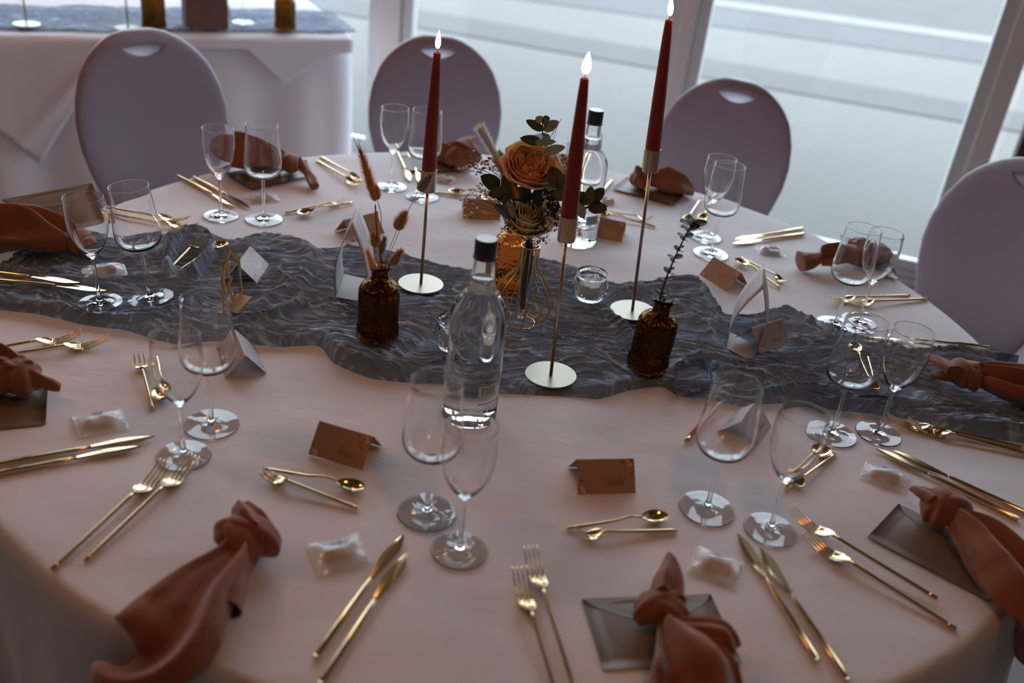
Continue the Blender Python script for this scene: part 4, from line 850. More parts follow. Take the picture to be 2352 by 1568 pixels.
# ---------------------------------------------------------------- water bottles
def cyl_patch(c, r, a0, a1, z0, z1, n=14, zf=None):
    V = []
    for i in range(n + 1):
        a = a0 + (a1 - a0) * i / n
        for z in (z0, z1): V.append((c[0] + r * math.cos(a), c[1] + r * math.sin(a), c[2] + z))
    return np.array(V), [(2 * i, 2 * i + 2, 2 * i + 3, 2 * i + 1) for i in range(n)]
def text_mesh(txt, size):
    cu = bpy.data.curves.new('t', 'FONT'); cu.body = txt; cu.size = size; cu.align_x = 'CENTER'; o = bpy.data.objects.new('t', cu); COL.objects.link(o)
    me = bpy.data.meshes.new_from_object(o.evaluated_get(bpy.context.evaluated_depsgraph_get())); V = np.array([v.co[:] for v in me.vertices]); F = [tuple(p.vertices) for p in me.polygons]; bpy.data.objects.remove(o); return V, F
def bottle(base, label, rot=0., lab=True, lean=0):
    z0 = base[2]; g = empty('water_bottle', tuple(base)); tag(g, label, 'bottle', 'clear glass water bottles with dark caps')
    out = [(0, .0035), (.030, .001), (.040, .0), (.0445, .004), (.0452, .012), (.0452, .150), (.0452, .178), (.0440, .194), (.0400, .208), (.032, .2215), (.0245, .2325), (.0216, .240), (.0200, .246), (.0178, .262), (.0160, .285), (.0155, .300)]
    inn = [(.0125, .300), (.0128, .285), (.0140, .262), (.0160, .2545), (.0120, .2535), (0, .2532)]
    P = smoothpts(out, 70).tolist(); P[0] = (0, .0035); V, F = lathe([(max(a, 0), b) for a, b in P] + inn, 64); part('glass_body', (V + np.array(base), F), M_['glass_w'], g)
    part('cap', xf(lathe([(.0155, .287), (.0185, .287), (.0188, .290), (.0172, .2915), (.0172, .316), (.0165, .318), (.0162, .3182)], 48, lambda a, z: .012 * math.sin(36 * a) if .292 < z < .316 else 0), Matrix.Translation(base)), M_['cap'], g)
    part('cap_disc', xf(lathe([(0, .3186), (.0158, .3186), (.0163, .3180)], 40), Matrix.Translation(base)), M_['cap_top'], g)
    r = .0456; A = math.radians(-90) + rot
    part('blue_bands', join(cyl_patch(base, r, A + .15, A + 1.25, .0475, .0495), cyl_patch(base, r, A - 1.5, A - .45, .0475, .0495), cyl_patch(base, r, A + .15, A + 1.25, .0175, .0190), cyl_patch(base, r, A - 1.5, A - .45, .0175, .019), cyl_patch(base, r, A + 1.15, A + 1.25, .0185, .048)), M_['blue_ink'], g)
    ln = []
    R = random.Random(2)
    for k in range(6):
        for s, e in ((.35 + .1 * R.random(), 1.1), (-1.4, -.6)): ln.append(cyl_patch(base, r + .0001, A + s, A + e, .0235 + k * .0038, .0245 + k * .0038))
    part('small_print', join(*ln), M_['ink'], g)
    part('barcode_ground', cyl_patch(base, r, A + .15, A + .95, .060, .083), M_['label_b'], g)
    part('barcode', join(*[cyl_patch(base, r + .0002, A + .28 + k * .05, A + .28 + k * .05 + (.012 if k % 3 else .028), .065, .080, 2) for k in range(11)]), M_['ink'], g)
    tv = []
    for txt, sz, zc, ac in (('ER', .018, .150, -.95), ('GLE', .021, .118, -1.05), ('SELTERS', .007, .196, -.2) if False else ('ER', .018, .150, -.95),):
        V, F = text_mesh(txt, sz); a = A + ac + V[:, 0] / r; tv.append((np.stack([base[0] + (r + .0002) * np.cos(a), base[1] + (r + .0002) * np.sin(a), base[2] + zc + V[:, 1]], 1), F))
    part('dark_lettering', join(*tv), M_['ink'], g, False)
b1 = (-0.0564,1.3504,0.7500); bottle((b1[0], b1[1], TZ + .003), 'near clear water bottle with dark cap at the runner hem', .15)
b2 = (0.1248,2.1456,0.7500); bottle((b2[0], b2[1], TZ + .0006), 'far clear water bottle behind the middle candle', 0.1)

# ---------------------------------------------------------------- amber vases
def vase(base, label, s=1.0, lean=(0, 0), m_='amber'):
    g = empty('amber_vase', tuple(base)); tag(g, label, 'vase', 'brown glass apothecary vases')
    out = [(0, .004), (.028, .002), (.0355, .0005), (.0372, .004), (.0372, .020), (.0362, .024), (.0368, .03), (.0370, .088), (.0355, .098), (.030, .107), (.020, .1135), (.0155, .117), (.0150, .133), (.0165, .135), (.0192, .137), (.0195, .1395), (.018, .1415)]
    inn = [(.0145, .1405), (.0118, .134), (.0120, .116), (.017, .110), (.028, .102), (.0335, .092), (.0340, .03), (.033, .010), (.028, .0065), (0, .0065)]
    fl = lambda a, z: (.035 * math.sin(32 * a) * (z < .022)) + (.010 * math.sin(16 * a + 260 * z) * math.sin(16 * a - 260 * z) if .03 < z < .088 else 0)
    P1 = [(max(a, 0), b) for a, b in smoothpts(out, 80)]; V, F = lathe(P1, 128, fl); V2, F2 = lathe([(max(a, 0), b) for a, b in smoothpts(inn, 30)], 128)
    m = Matrix.Translation(base) @ Matrix.Rotation(lean[0], 4, 'X') @ Matrix.Rotation(lean[1], 4, 'Y') @ Matrix.Scale(s, 4)
    part('ribbed_body', xf(join((V, F), (V2, F2)), m), M_[m_], g); return m
zv = lambda p: onr(p, .03) - .004
v1 = (-0.2486,1.5614,0.7500); mv1 = vase((v1[0], v1[1], zv(v1)), 'brown glass vase of dried bunny tails left of the near bottle')
v2 = (0.2539,1.5705,0.7500); mv2 = vase((v2[0], v2[1], zv(v2)), 'brown glass vase with a dark eucalyptus sprig on the right', 1.0, (0, .05))
v3 = (-0.0205,1.8455,0.7500); mv3 = vase((v3[0], v3[1], zv(v3)), 'brown glass vase behind the bouquet, brightly backlit', 1.08, m_='amber_backlit')
q = bt(.77, .07); vase((q[0], q[1], .764), 'blurred brown vase left of the brown box on the far table', 1.15)
q = bt(.28, .06); vase((q[0], q[1], .764), 'blurred brown vase near the corner of the far table', 1.1)
g = empty('gift_box', (*bt(.60, .12), .762)); tag(g, 'tall dark brown box standing on the far table behind the chair', 'box')
V, F = box((.50, .05, .762), (.655, .16, .93)); V[:, :2] = [bt(a, b) for a, b in V[:, :2]]; bevel(part('box_body', (V, F), mat('brown_box_card', (.16, .07, .05), .6, var=(20, .1)), g, False), .004)
V, F = box((.497, .047, .93), (.658, .163, .95)); V[:, :2] = [bt(a, b) for a, b in V[:, :2]]; bevel(part('box_lid', (V, F), mat('brown_box_lid', (.14, .06, .045), .6), g, False), .004)

def tealight(base, label):
    g = empty('tealight_glass', tuple(base)); tag(g, label, 'candle holder', 'squat pressed glass tealight holders')
    out = [(0, .002), (.022, .001), (.027, .0), (.031, .006), (.0365, .018), (.0375, .028), (.0355, .040), (.0305, .047), (.0300, .050), (.0318, .053), (.0318, .057), (.0305, .059)]
    inn = [(.0285, .058), (.0272, .050), (.0300, .042), (.0335, .028), (.031, .016), (.025, .008), (0, .0075)]
    fl = lambda a, z: .022 * math.sin(14 * a + 90 * z) * math.sin(14 * a - 90 * z) if .008 < z < .045 else 0
    V, F = lathe([(max(a, 0), b) for a, b in smoothpts(out, 40)], 96, fl); V2, F2 = lathe([(max(a, 0), b) for a, b in smoothpts(inn, 20)], 96)
    part('pressed_bowl', xf(join((V, F), (V2, F2)), Matrix.Translation(base)), M_['glass_emb'], g)
    part('tealight_wax', xf(lathe([(0, .0085), (.0225, .0085), (.0240, .032), (.0230, .033), (0, .0320)], 32), Matrix.Translation(base)), M_['wax_w'], g)
    part('wick', tube([(base[0], base[1], base[2] + .031), (base[0], base[1], base[2] + .039)], .0006, 6), M_['wick'], g)
t1 = (0.1478,1.8311,0.7500); tealight((t1[0], t1[1], zv(t1)), 'clear pressed glass tealight holder behind the middle candle stand')
t2 = (-0.1067,1.5583,0.7500); tealight((t2[0], t2[1], zv(t2)), 'clear tealight holder half hidden behind the near bottle')

# ---------------------------------------------------------------- wire vase with test tube
wv = (0.0102,1.6994,0.7500); zw = onr(wv, .02) - .004; WB = (wv[0], wv[1], zw)
g = empty('wire_vase', WB); tag(g, 'gold wire balloon-shaped vase holding a glass tube, centre of the table', 'vase')
mW = Matrix.Translation(WB) @ Matrix.Rotation(.02, 4, 'Y')
part('base_ring', xf(tube([(.030 * math.cos(a), .030 * math.sin(a), .0017) for a in np.linspace(0, 2 * PI, 49)], .0017, 8, False), mW), M_['wire'], g)
part('neck_ring', xf(tube([(.0175 * math.cos(a), .0175 * math.sin(a), .166) for a in np.linspace(0, 2 * PI, 33)], .0015, 8, False), mW), M_['wire'], g)
wp = smoothpts([(.030, .0017), (.044, .010), (.056, .032), (.058, .052), (.050, .078), (.036, .098), (.023, .116), (.0185, .140), (.0178, .166)], 40)
for k in range(12):
    a = 2 * PI * k / 12 + .1; part('wire_rib', xf(tube([(r * math.cos(a), r * math.sin(a), z) for r, z in wp], .0013, 6), mW), M_['wire'], g)
tp = [(0, .012), (.006, .0135), (.010, .018), (.0115, .026), (.0150, .165), (.0175, .170), (.0172, .1715), (.0136, .166), (.0103, .026), (.0085, .020), (.005, .0165), (0, .0155)]
part('glass_tube', xf(lathe(tp, 40), mW), M_['glass'], g)

# ---------------------------------------------------------------- flowers
def petal(L, Wd, cup, roll, n=7, m=7, tip=.0):
    V = []
    for i in range(n):
        u = i / (n - 1); w = Wd * (math.sin(PI * (.12 + .76 * u)) ** .7) * (1 - .12 * u)
        for j in range(m):
            t = -1 + 2 * j / (m - 1); z = L * u * (1 - .10 * t * t * u); y = cup * (u ** 1.4) - roll * max(0, u - .7) ** 2 * 12 * .01; V.append((w * t, -y * 1.0 + .5 * cup * t * t * u ** .5 * -1 * -.6, z))
    return np.array(V), grid(n, m)
def rose(parent, c, axis, R, m_in, m_out, name, seed, dense):
    """layered petals around an axis; each petal its own mesh"""
    fl = part(name, xf(lathe([(0, -R * .75), (R * .22, -R * .62), (R * .30, -R * .40), (R * .2, -R * .3), (0, -R * .28)], 14), frame_z(c, axis)), M_['leaf'], parent)
    B = frame_z(c, axis); RR = random.Random(seed)
    rings = dense
    for (n, r0, op, hgt, wd, mt, jit) in rings:
        for k in range(n):
            a = 2 * PI * k / n + RR.uniform(-.3, .3) + n; V = []; nu, nv = 8, 9; wj = wd * RR.uniform(.85, 1.15); hj = hgt * RR.uniform(.9, 1.1); oj = op + RR.uniform(-jit, jit)
            for i in range(nu):
                u = i / (nu - 1); rr = R * (r0 * .35 + (r0 + oj * u ** 1.5) * (1 - math.exp(-3.2 * u)) * 1.0); z = R * (-.62 + (hj + .62) * math.sin(min(1, u * 1.02) * PI / 2) - .55 * oj * max(0, u - .55) ** 1.3)
                ha = wj * (math.sin(PI * (.15 + .62 * u ** .8)) ** .8)
                for j in range(nv):
                    t = -1 + 2 * j / (nv - 1); ph = a + t * ha; r2 = rr * (1 + .035 * math.sin(5 * t + seed + k) * u) - R * .05 * t * t * u; V.append((r2 * math.cos(ph), r2 * math.sin(ph), z - R * .10 * t * t * u * u + R * .025 * math.sin(7 * t + k) * u * u))
            o = part('petal', xf((V, grid(nu, nv)), B), M_[mt], fl); solid(o, R * .012)
    return fl
def frame_z(o, z):
    z = Vector(z).normalized(); x = z.cross(Vector((0, 0, 1)));
    if x.length < .01: x = Vector((1, 0, 0))
    x.normalize(); y = z.cross(x); m = Matrix((x, y, z)).transposed().to_4x4(); m.translation = Vector(o); return m
def leaf(parent, base, tip, Wd, m, cup=.15, nrm=(0, -1, .5), name='leaf', blunt=.6, twist=0):
    base = np.array(base, float); tip = np.array(tip, float); d = tip - base; L = np.linalg.norm(d); d /= L; n_ = np.array(nrm, float); s = np.cross(d, n_); s /= np.linalg.norm(s); n_ = np.cross(s, d)
    V = []; nu, nv = 9, 7
    for i in range(nu):
        u = i / (nu - 1); w = Wd / 2 * (math.sin(PI * u ** .85) ** blunt if 0 < u < 1 else .02)
        for j in range(nv):
            t = -1 + 2 * j / (nv - 1); V.append(base + d * L * u + s * w * t + n_ * (cup * Wd * (t * t * .5) - .10 * L * u * u + .03 * L * math.sin(3 * u)))
    o = part(name, (V, grid(nu, nv)), M_[m], parent); solid(o, .0004); return o
def fluffy(parent, base, tip, R, m, name, seed, n=420, hair=.006, shape=.6):
    hair *= 1.25
    base = np.array(base, float); tip = np.array(tip, float); d = tip - base; L = np.linalg.norm(d); B = np.array(frame_z(base, d)); RR = np.random.default_rng(seed); V = []; F = []
    core = [(0, 0)] + [(R * .62 * (math.sin(PI * min(1, (u * .97 + .03)) ** shape) ** .7 if shape < 1 else .4 + .6 * u) + .0002, u * L * .93) for u in np.linspace(.04, .97, 12)] + [(0, L * .93)]
    cv, cf = lathe(core, 12); V = list(cv); F = list(cf)
    for k in range(n):
        u = RR.uniform(.0, 1); a = RR.uniform(0, 2 * PI); r = R * .58 * (math.sin(PI * min(1, (u * .97 + .03)) ** shape) ** .7 if shape < 1 else (.45 + .55 * u)); z = u * L * .93
        el = RR.uniform(.5, 1.1); h = hair * RR.uniform(.6, 1.3); dz = math.sin(el); dr = math.cos(el); c_, s_ = math.cos(a), math.sin(a); tw = .0006
        p = np.array([r * c_, r * s_, z]); e = p + h * np.array([dr * c_, dr * s_, dz]); sd = np.array([-s_, c_, 0]) * tw; i0 = len(V); V += [p - sd, p + sd, e]; F.append((i0, i0 + 1, i0 + 2))
    V = np.array(V) @ B[:3, :3].T + B[:3, 3]; o = part(name, (V, F), M_[m], parent); return o

g = empty('bouquet', (WB[0], WB[1], WB[2] + .02)); tag(g, 'small bouquet of a peach garden rose, cream roses and eucalyptus in the wire vase', 'bouquet')
camv = np.array([0, -1, .62])
dn = [(5, .84, .20, .40, .85, 'peach2', .05), (5, .78, .06, .52, .85, 'peach2', .04), (5, .70, -.02, .56, .75, 'peach', .04), (6, .58, -.03, .52, .55, 'peach', .06), (7, .45, .0, .46, .45, 'peach2', .09), (6, .33, .0, .44, .5, 'peach', .09), (5, .21, .0, .42, .6, 'peach2', .08), (3, .10, .0, .40, .9, 'peach', .05)]
rose(g, (-0.0043,1.6900,1.0678), (.18, -.45, .9), .0460, 'peach', 'peach2', 'garden_rose', 3, dn)
cn = [(5, .78, .16, .34, 1.0, 'cream', .04), (5, .70, .04, .50, 1.0, 'cream', .03), (4, .56, -.05, .60, 1.1, 'cream', .02), (4, .42, -.06, .64, 1.1, 'cream', .02), (3, .29, -.04, .64, 1.3, 'cream2', .02), (3, .18, 0, .62, 1.3, 'cream2', .02), (2, .09, 0, .60, 1.7, 'cream2', .01)]
rose(g, (0.0021,1.6900,0.9700), (.05, -.42, .9), .0420, 'cream', 'cream2', 'cream_rose', 6, cn)
rose(g, (0.0555,1.7500,1.0547), (.3, -.3, .9), .0330, 'cream', 'cream2', 'cream_rose', 9, cn)
st = []
for q in [(-0.0016,1.7000,1.0412),(0.0053,1.7000,0.9381),(0.0558,1.7000,1.0569),(0.0112,1.7450,1.1030),(-0.0708,1.7000,1.0240),(0.1166,1.7000,1.0137),(-0.0573,1.7000,1.0510),(0.0257,1.7000,1.0614),(0.0089,1.7000,1.0341),(-0.0150,1.7000,1.0311)]:
    a = np.array(q); e = np.array([WB[0] + random.uniform(-.007, .007), WB[1] + random.uniform(-.007, .007), WB[2] + .165]); b = np.array([WB[0] + random.uniform(-.006, .006), WB[1] + random.uniform(-.006, .006), WB[2] + random.uniform(.03, .05)])
    part('flower_stem', tube(smoothpts([a, a * .35 + e * .65 + [0, 0, .01], e, b], 16), .0021, 7), M_['stem_g'], g)
fol = []
br = part('eucalyptus_branch', tube(smoothpts([(0.0065,1.7000,1.1605),(0.0088,1.7050,1.1395),(0.0118,1.7200,1.1109),(0.0142,1.7450,1.0443),(0.0140,1.7200,0.9488)], 16), .0011, 7), M_['stem'], g)
for b, t, w, m, nr in [((0.0069,1.7000,1.1566), (0.0191,1.6950,1.1659), .019, 'leaf', (0, -1, 1.2)), ((0.0070,1.7000,1.1558), (-0.0057,1.7100,1.1617), .016, 'leaf_g', (0, -1, .6)), ((0.0096,1.7000,1.1411), (-0.0219,1.7000,1.1570), .017, 'leaf', (.3, -1, .6)), ((0.0104,1.7000,1.1412), (0.0351,1.7000,1.1617), .020, 'leaf_g', (-.3, -1, .6)),
                       ((0.0107,1.7000,1.1252), (-0.0119,1.7300,1.1196), .020, 'leaf_g', (0, -1, 1)), ((0.0103,1.7200,1.1173), (0.0225,1.7300,1.1255), .022, 'leaf_g', (0, -1, 1)), ((0.0089,1.6900,1.1232), (-0.0287,1.6800,1.1289), .018, 'leaf', (0, -1, .4)), ((-0.0024,1.6800,1.1233), (0.0348,1.6800,1.1304), .013, 'leaf_g', (0, -1, .3)), ((0.0168,1.7000,1.1016), (0.0517,1.6900,1.1197), .018, 'leaf_g', (0, -1, .6))]:
    leaf(br, b, t, w, m, nrm=nr)
br = part('leafy_branch', tube(smoothpts([(0.1417,1.6600,1.0281),(0.1222,1.6600,1.0365),(0.0888,1.6600,1.0381),(0.0570,1.6600,1.0398),(0.0214,1.6600,0.9743)], 14), .0012, 7), M_['stem_g'], g)
for b, t, w, m, nr in [((0.0503,1.6550,1.0557), (0.0308,1.6500,1.0940), .030, 'leaf_o', (.2, -1, .3)), ((0.0502,1.6500,1.0575), (0.0686,1.6500,1.0827), .024, 'leaf_o', (-.2, -1, .3)), ((0.0486,1.6550,1.0571), (0.0161,1.6500,1.0614), .020, 'leaf_g', (0, -1, .7)), ((0.0494,1.6500,1.0574), (0.0617,1.6400,1.0363), .030, 'leaf_o', (0, -1, .5)), ((0.0446,1.6600,1.0449), (0.0170,1.6700,1.0749), .024, 'leaf', (0, -1, .3)),
                       ((0.1061,1.6600,1.0277), (0.0894,1.6600,1.0506), .022, 'leaf', (0, -1, .4)), ((0.1077,1.6600,1.0279), (0.1072,1.6600,1.0636), .020, 'leaf_o', (-.3, -1, .3)), ((0.1129,1.6600,1.0353), (0.1301,1.6600,1.0624), .022, 'leaf', (-.2, -1, .4)), ((0.1066,1.6600,1.0244), (0.1407,1.6500,1.0276), .025, 'leaf', (0, -1, .8)), ((0.0857,1.6600,1.0318), (0.1023,1.6500,1.0042), .020, 'leaf_g', (0, -1, .5)), ((0.1022,1.6600,1.0272), (0.0803,1.6700,1.0307), .024, 'leaf', (0, -1, .5)), ((0.0643,1.6700,1.0437), (0.0911,1.6700,1.0220), .024, 'leaf', (0, -1, .5))]:
    leaf(br, b, t, w, m, nrm=nr)
br = part('leafy_branch', tube(smoothpts([(-0.0861,1.6800,1.0510),(-0.0707,1.6800,1.0396),(-0.0454,1.6800,1.0261),(-0.0064,1.6800,0.9625)], 14), .0012, 7), M_['stem_g'], g)
for b, t, w, m, nr in [((-0.0554,1.6700,1.0368), (-0.0905,1.6600,1.0574), .028, 'leaf', (.2, -1, .5)), ((-0.0450,1.6600,1.0351), (-0.0743,1.6500,1.0276), .022, 'leaf', (0, -1, .7)), ((-0.0406,1.6600,1.0299), (-0.0482,1.6600,1.0660), .020, 'leaf_o', (0, -1, .3)), ((-0.0363,1.6650,1.0244), (-0.0591,1.6550,1.0210), .022, 'leaf', (0, -1, .7)), ((-0.0266,1.6800,1.0369), (-0.0449,1.6800,1.0595), .022, 'leaf', (0, -1, .4)), ((-0.0199,1.6800,1.0124), (-0.0347,1.6700,1.0436), .026, 'leaf_o', (0, -1, .4)),
                       ((0.0059,1.7000,1.0252), (0.0364,1.6800,1.0111), .03, 'leaf_d', (0, -1, .6)), ((0.0328,1.7000,1.0030), (0.0638,1.6900,0.9849), .03, 'leaf_d', (0, -1, .6)), ((-0.0300,1.7000,1.0207), (0.0073,1.6900,1.0164), .03, 'leaf_d', (0, -1, .6)), ((0.0250,1.7200,1.0289), (0.0587,1.7100,0.9587), .035, 'leaf_d', (0, -1, .5))]:
    leaf(br, b, t, w, m, nrm=nr)
leaf(g, (-0.0241,1.6700,0.9816), (-0.0629,1.6600,1.0077), .020, 'bluef', name='feather_leaf', nrm=(.2, -1, .6), blunt=.8); leaf(g, (-0.0278,1.6800,0.9960), (-0.0523,1.6800,1.0150), .016, 'leaf_d', name='feather_leaf', nrm=(.2, -1, .6), blunt=.8)
fluffy(g, (-0.0609,1.7000,1.0713), (-0.1068,1.7000,1.1387), .0095, 'pampas', 'pampas_plume', 5, 1800, .009, 1.6)
fluffy(g, (-0.0334,1.6800,1.0485), (-0.0752,1.6800,1.0869), .0125, 'pinkfluff', 'bunny_tail', 6, 700, .007)
fluffy(g, (-0.0308,1.6700,1.0441), (-0.0493,1.6650,1.0740), .0120, 'pinkfluff', 'bunny_tail', 7, 500, .006)
fluffy(g, (-0.0446,1.7100,1.0617), (-0.0661,1.7100,1.0921), .009, 'fluff_g', 'bunny_tail', 8, 500, .006); fluffy(g, (0.0318,1.7200,1.0721), (0.0395,1.7200,1.0938), .008, 'pampas', 'bunny_tail', 9, 300, .006); fluffy(g, (-0.0202,1.6600,1.0241), (-0.0325,1.6550,1.0534), .008, 'fluff', 'bunny_tail', 10, 300, .005)
fluffy(g, (-0.0240,1.6650,0.9836), (-0.0421,1.6600,1.0213), .009, 'fluff_g', 'bunny_tail', 11, 300, .005)
def gyps(base, pts, seed, spread, nb, nm='babys_breath'):
    RR = random.Random(seed); pieces = []; mi = []
    for q in pts:
        q = np.array(q); b = np.array(base)
        mid = (q + b) / 2 + np.array([RR.uniform(-.006, .006), 0, .004]); s = tube(smoothpts([b, mid, q], 6), .00045, 4); pieces.append(s); mi += [0] * len(s[1])
        for k in range(nb):
            e = q + np.array([RR.gauss(0, spread), RR.gauss(0, spread * .7), RR.gauss(0, spread)]); s = tube([q, (q + e) / 2 + [0, 0, .002], e], .00028, 3, False); pieces.append(s); mi += [0] * len(s[1])
            r = RR.uniform(.0013, .0030); V, F = lathe([(0, -r), (r * .8, -r * .6), (r * 1.05, 0), (r * .8, r * .55), (r * .3, r * .5), (0, r * .7)], 7, lambda a, z: .15 * math.sin(5 * a) if z > 0 else 0); s = (V + e, F); pieces.append(s); mi += [1 if RR.random() > .18 else 0] * len(F)
    o = part(nm, join(*pieces), [M_['stem_g'], M_['bud']], g, True, mi); o['kind'] = 'stuff'; return o
gyps((-0.0477,1.7000,1.0354), [(-0.1005,1.6800,1.0878),(-0.1170,1.6800,1.0685),(-0.1216,1.6800,1.0581),(-0.1063,1.6800,1.0641),(-0.0902,1.6800,1.0785),(-0.0830,1.6800,1.0859),(-0.0875,1.6800,1.0665),(-0.1001,1.6800,1.0567),(-0.0735,1.6800,1.0683)], 1, .0055, 7)
gyps((-0.0239,1.6900,0.9693), [(-0.0924,1.6600,1.0341),(-0.0858,1.6600,1.0316),(-0.1032,1.6600,1.0219),(-0.0946,1.6600,1.0146),(-0.0793,1.6600,1.0208),(-0.1100,1.6600,1.0084),(-0.1148,1.6600,0.9994),(-0.0997,1.6600,0.9818),(-0.0761,1.6600,1.0295)], 2, .006, 5)
gyps((0.0082,1.7000,0.9340), [(0.0292,1.6550,0.9773),(0.0403,1.6550,0.9976),(0.0513,1.6550,0.9930),(0.0603,1.6550,1.0154),(0.0435,1.6550,1.0233),(0.0330,1.6550,1.0118),(0.0568,1.6550,0.9809),(0.0461,1.6550,0.9709),(0.0273,1.6550,0.9598),(0.0123,1.6550,0.9648),(0.0664,1.6550,0.9992),(0.0261,1.6550,1.0361),(0.0366,1.6550,1.0274),(0.0202,1.6550,0.9519),(0.0398,1.6550,0.9562)], 3, .0075, 7)
gyps((0.0006,1.6900,0.9328), [(-0.0348,1.6600,0.9739),(-0.0285,1.6600,0.9678),(-0.0225,1.6600,0.9720),(-0.0310,1.6600,0.9605),(-0.0393,1.6600,0.9629),(-0.0140,1.6600,0.9679),(0.0075,1.6600,0.9551),(-0.0009,1.6600,0.9584)], 4, .006, 5)
gyps((0.0400,1.7200,1.0393), [(0.0510,1.7000,1.0936),(0.0617,1.7000,1.0908),(0.0589,1.7000,1.0822)], 5, .006, 5); gyps((0.0745,1.7000,0.9648), [(0.0970,1.6600,0.9798),(0.0883,1.6600,0.9847),(0.1021,1.6600,0.9718)], 6, .005, 3)
for q0, q1 in (((0.0159,1.7100,1.1064), (0.0401,1.7100,1.1641)), ((0.0198,1.7100,1.1069), (0.0303,1.7100,1.1486)), ((0.0258,1.7100,1.1036), (0.0359,1.7200,1.1528))): part('grass_wisp', tube([q0, q1], .0004, 4), M_['stem'], g)

# dried grasses in the left vase
g = empty('dried_grass_bunch', (v1[0], v1[1], zv(v1) + .02)); tag(g, 'loose bunch of dried bunny tails and wheat in the left brown vase', 'dried flowers')
neck = np.array((v1[0], v1[1], zv(v1) + .13)); bot = np.array((v1[0], v1[1], zv(v1) + .012))
def stalk(P, r, m, off):
    q = [np.array(p) for p in P]; part('stalk', tube(smoothpts(q + [neck + [off[0], off[1], 0], bot + [-off[0] * 2, off[1], 0]], 22), r, 6), M_[m], g)
stalk([(-0.2548,1.5400,1.0155), (-0.2503,1.5450,0.9533)], .0016, 'straw', (-.002, 0)); stalk([(-0.2566,1.5300,1.0310), (-0.2532,1.5400,0.9714)], .0012, 'stem', (.003, .002)); stalk([(-0.2548,1.5400,1.0353), (-0.2469,1.5400,1.0046), (-0.2488,1.5450,0.9535)], .0006, 'stem', (.004, -.003))
stalk([(-0.1872,1.5500,1.0597), (-0.2047,1.5500,1.0140), (-0.2245,1.5500,0.9545)], .0005, 'stem', (.006, .001)); stalk([(-0.2198,1.5500,0.9830), (-0.2317,1.5500,0.9453)], .0005, 'stem', (.006, -.003)); stalk([(-0.2562,1.5500,0.9437), (-0.2529,1.5500,0.9173)], .0006, 'straw', (-.004, .003)); stalk([(-0.2259,1.5500,0.9167), (-0.2338,1.5500,0.9046)], .0005, 'stem', (.006, .004)); stalk([(-0.2475,1.5600,0.9305), (-0.2497,1.5600,0.9090)], .0006, 'straw', (0, .005)); stalk([(-0.2538,1.5500,0.8986), (-0.2519,1.5500,0.8920)], .0006, 'straw', (-.006, 0))
fluffy(g, (-0.1871,1.5500,1.0582), (-0.1676,1.5500,1.0893), .0115, 'fluff_g', 'bunny_tail', 21, 900, .006); fluffy(g, (-0.2213,1.5500,0.9828), (-0.2079,1.5500,1.0160), .0135, 'fluff', 'bunny_tail', 22, 900, .007)
fluffy(g, (-0.2554,1.5500,0.9438), (-0.2626,1.5500,0.9726), .0105, 'fluff', 'bunny_tail', 23, 800, .006); fluffy(g, (-0.2497,1.5600,0.9285), (-0.2419,1.5600,0.9621), .0085, 'fluff_g', 'bunny_tail', 24, 600, .005); fluffy(g, (-0.2273,1.5500,0.9140), (-0.2103,1.5500,0.9448), .0105, 'fluff', 'bunny_tail', 25, 800, .006); fluffy(g, (-0.2561,1.5500,0.8983), (-0.2721,1.5500,0.9366), .0080, 'fluff_o', 'bunny_tail', 26, 600, .006)
fluffy(g, (-0.2568,1.5300,1.0372), (-0.2863,1.5400,1.1193), .0085, 'wheat', 'wheat_ear', 27, 900, .010, .75); fluffy(g, (-0.2565,1.5450,1.0347), (-0.2604,1.5450,1.0600), .0090, 'fluff', 'bunny_tail', 28, 500, .006)
for k, (x, y) in enumerate(((806,300), (812,310), (822,318), (832,312), (838,330), (828,300), (818,295), (842,345))): part('awn', tube([(-0.2790,1.5350,1.1016), (np.array((-0.2884,1.5350,1.1281)) + [.001 * (k - 4), 0, 0]), np.array((-0.2905,1.5350,1.1499)) + [(x - 822) / 1250., 0, (305 - y) / 1300.]], [.0004, .0003, .00012], 4), M_['stem'], g)

# dark eucalyptus sprig in the right vase
g = empty('eucalyptus_sprig', tuple(mv2 @ Vector((0, 0, .02)))); tag(g, 'dark dried eucalyptus sprig leaning right out of the right brown vase', 'dried flowers')
top_n = mv2 @ Vector((0, 0, .138)); b_n = mv2 @ Vector((-.004, 0, .015)); SP = smoothpts([b_n, top_n] + [Vector(q) for q in [(0.2500,1.5450,0.9102),(0.2529,1.5450,0.9532),(0.2617,1.5450,1.0000),(0.2723,1.5450,1.0419),(0.2794,1.5450,1.0587)]], 40)
part('sprig_stem', tube(SP, np.linspace(.0022, .0010, 40), 7), M_['stem'], g)
for k, i in enumerate(np.linspace(14, 39, 18).astype(int)):
    p = SP[i]; d = SP[min(i + 1, 39)] - SP[i - 1]; d = d / np.linalg.norm(d); u = k / 17; L = .0125 + .004 * math.sin(k * 1.7) + (.006 if k > 13 else 0)
    for s in (-1, 1):
        a = (k % 2) * PI / 2 + .35; sd = np.array([math.cos(a), math.sin(a), 0.]); dv = sd * s * 1.0 + d * .45; dv /= np.linalg.norm(dv); leaf(g, p, p + dv * L * (1.25 if k > 13 else 1), L * .95, 'leaf_d', nrm=tuple(d + sd * .2), name='leaf', blunt=.5)
for k in range(5):
    a = k * 1.3; dv = np.array([math.cos(a), math.sin(a), .35]); dv /= np.linalg.norm(dv); t_ = np.array(top_n); leaf(g, t_, t_ + dv * .019, .017, 'leaf_d', nrm=(0, 0, 1), name='leaf', blunt=.5)

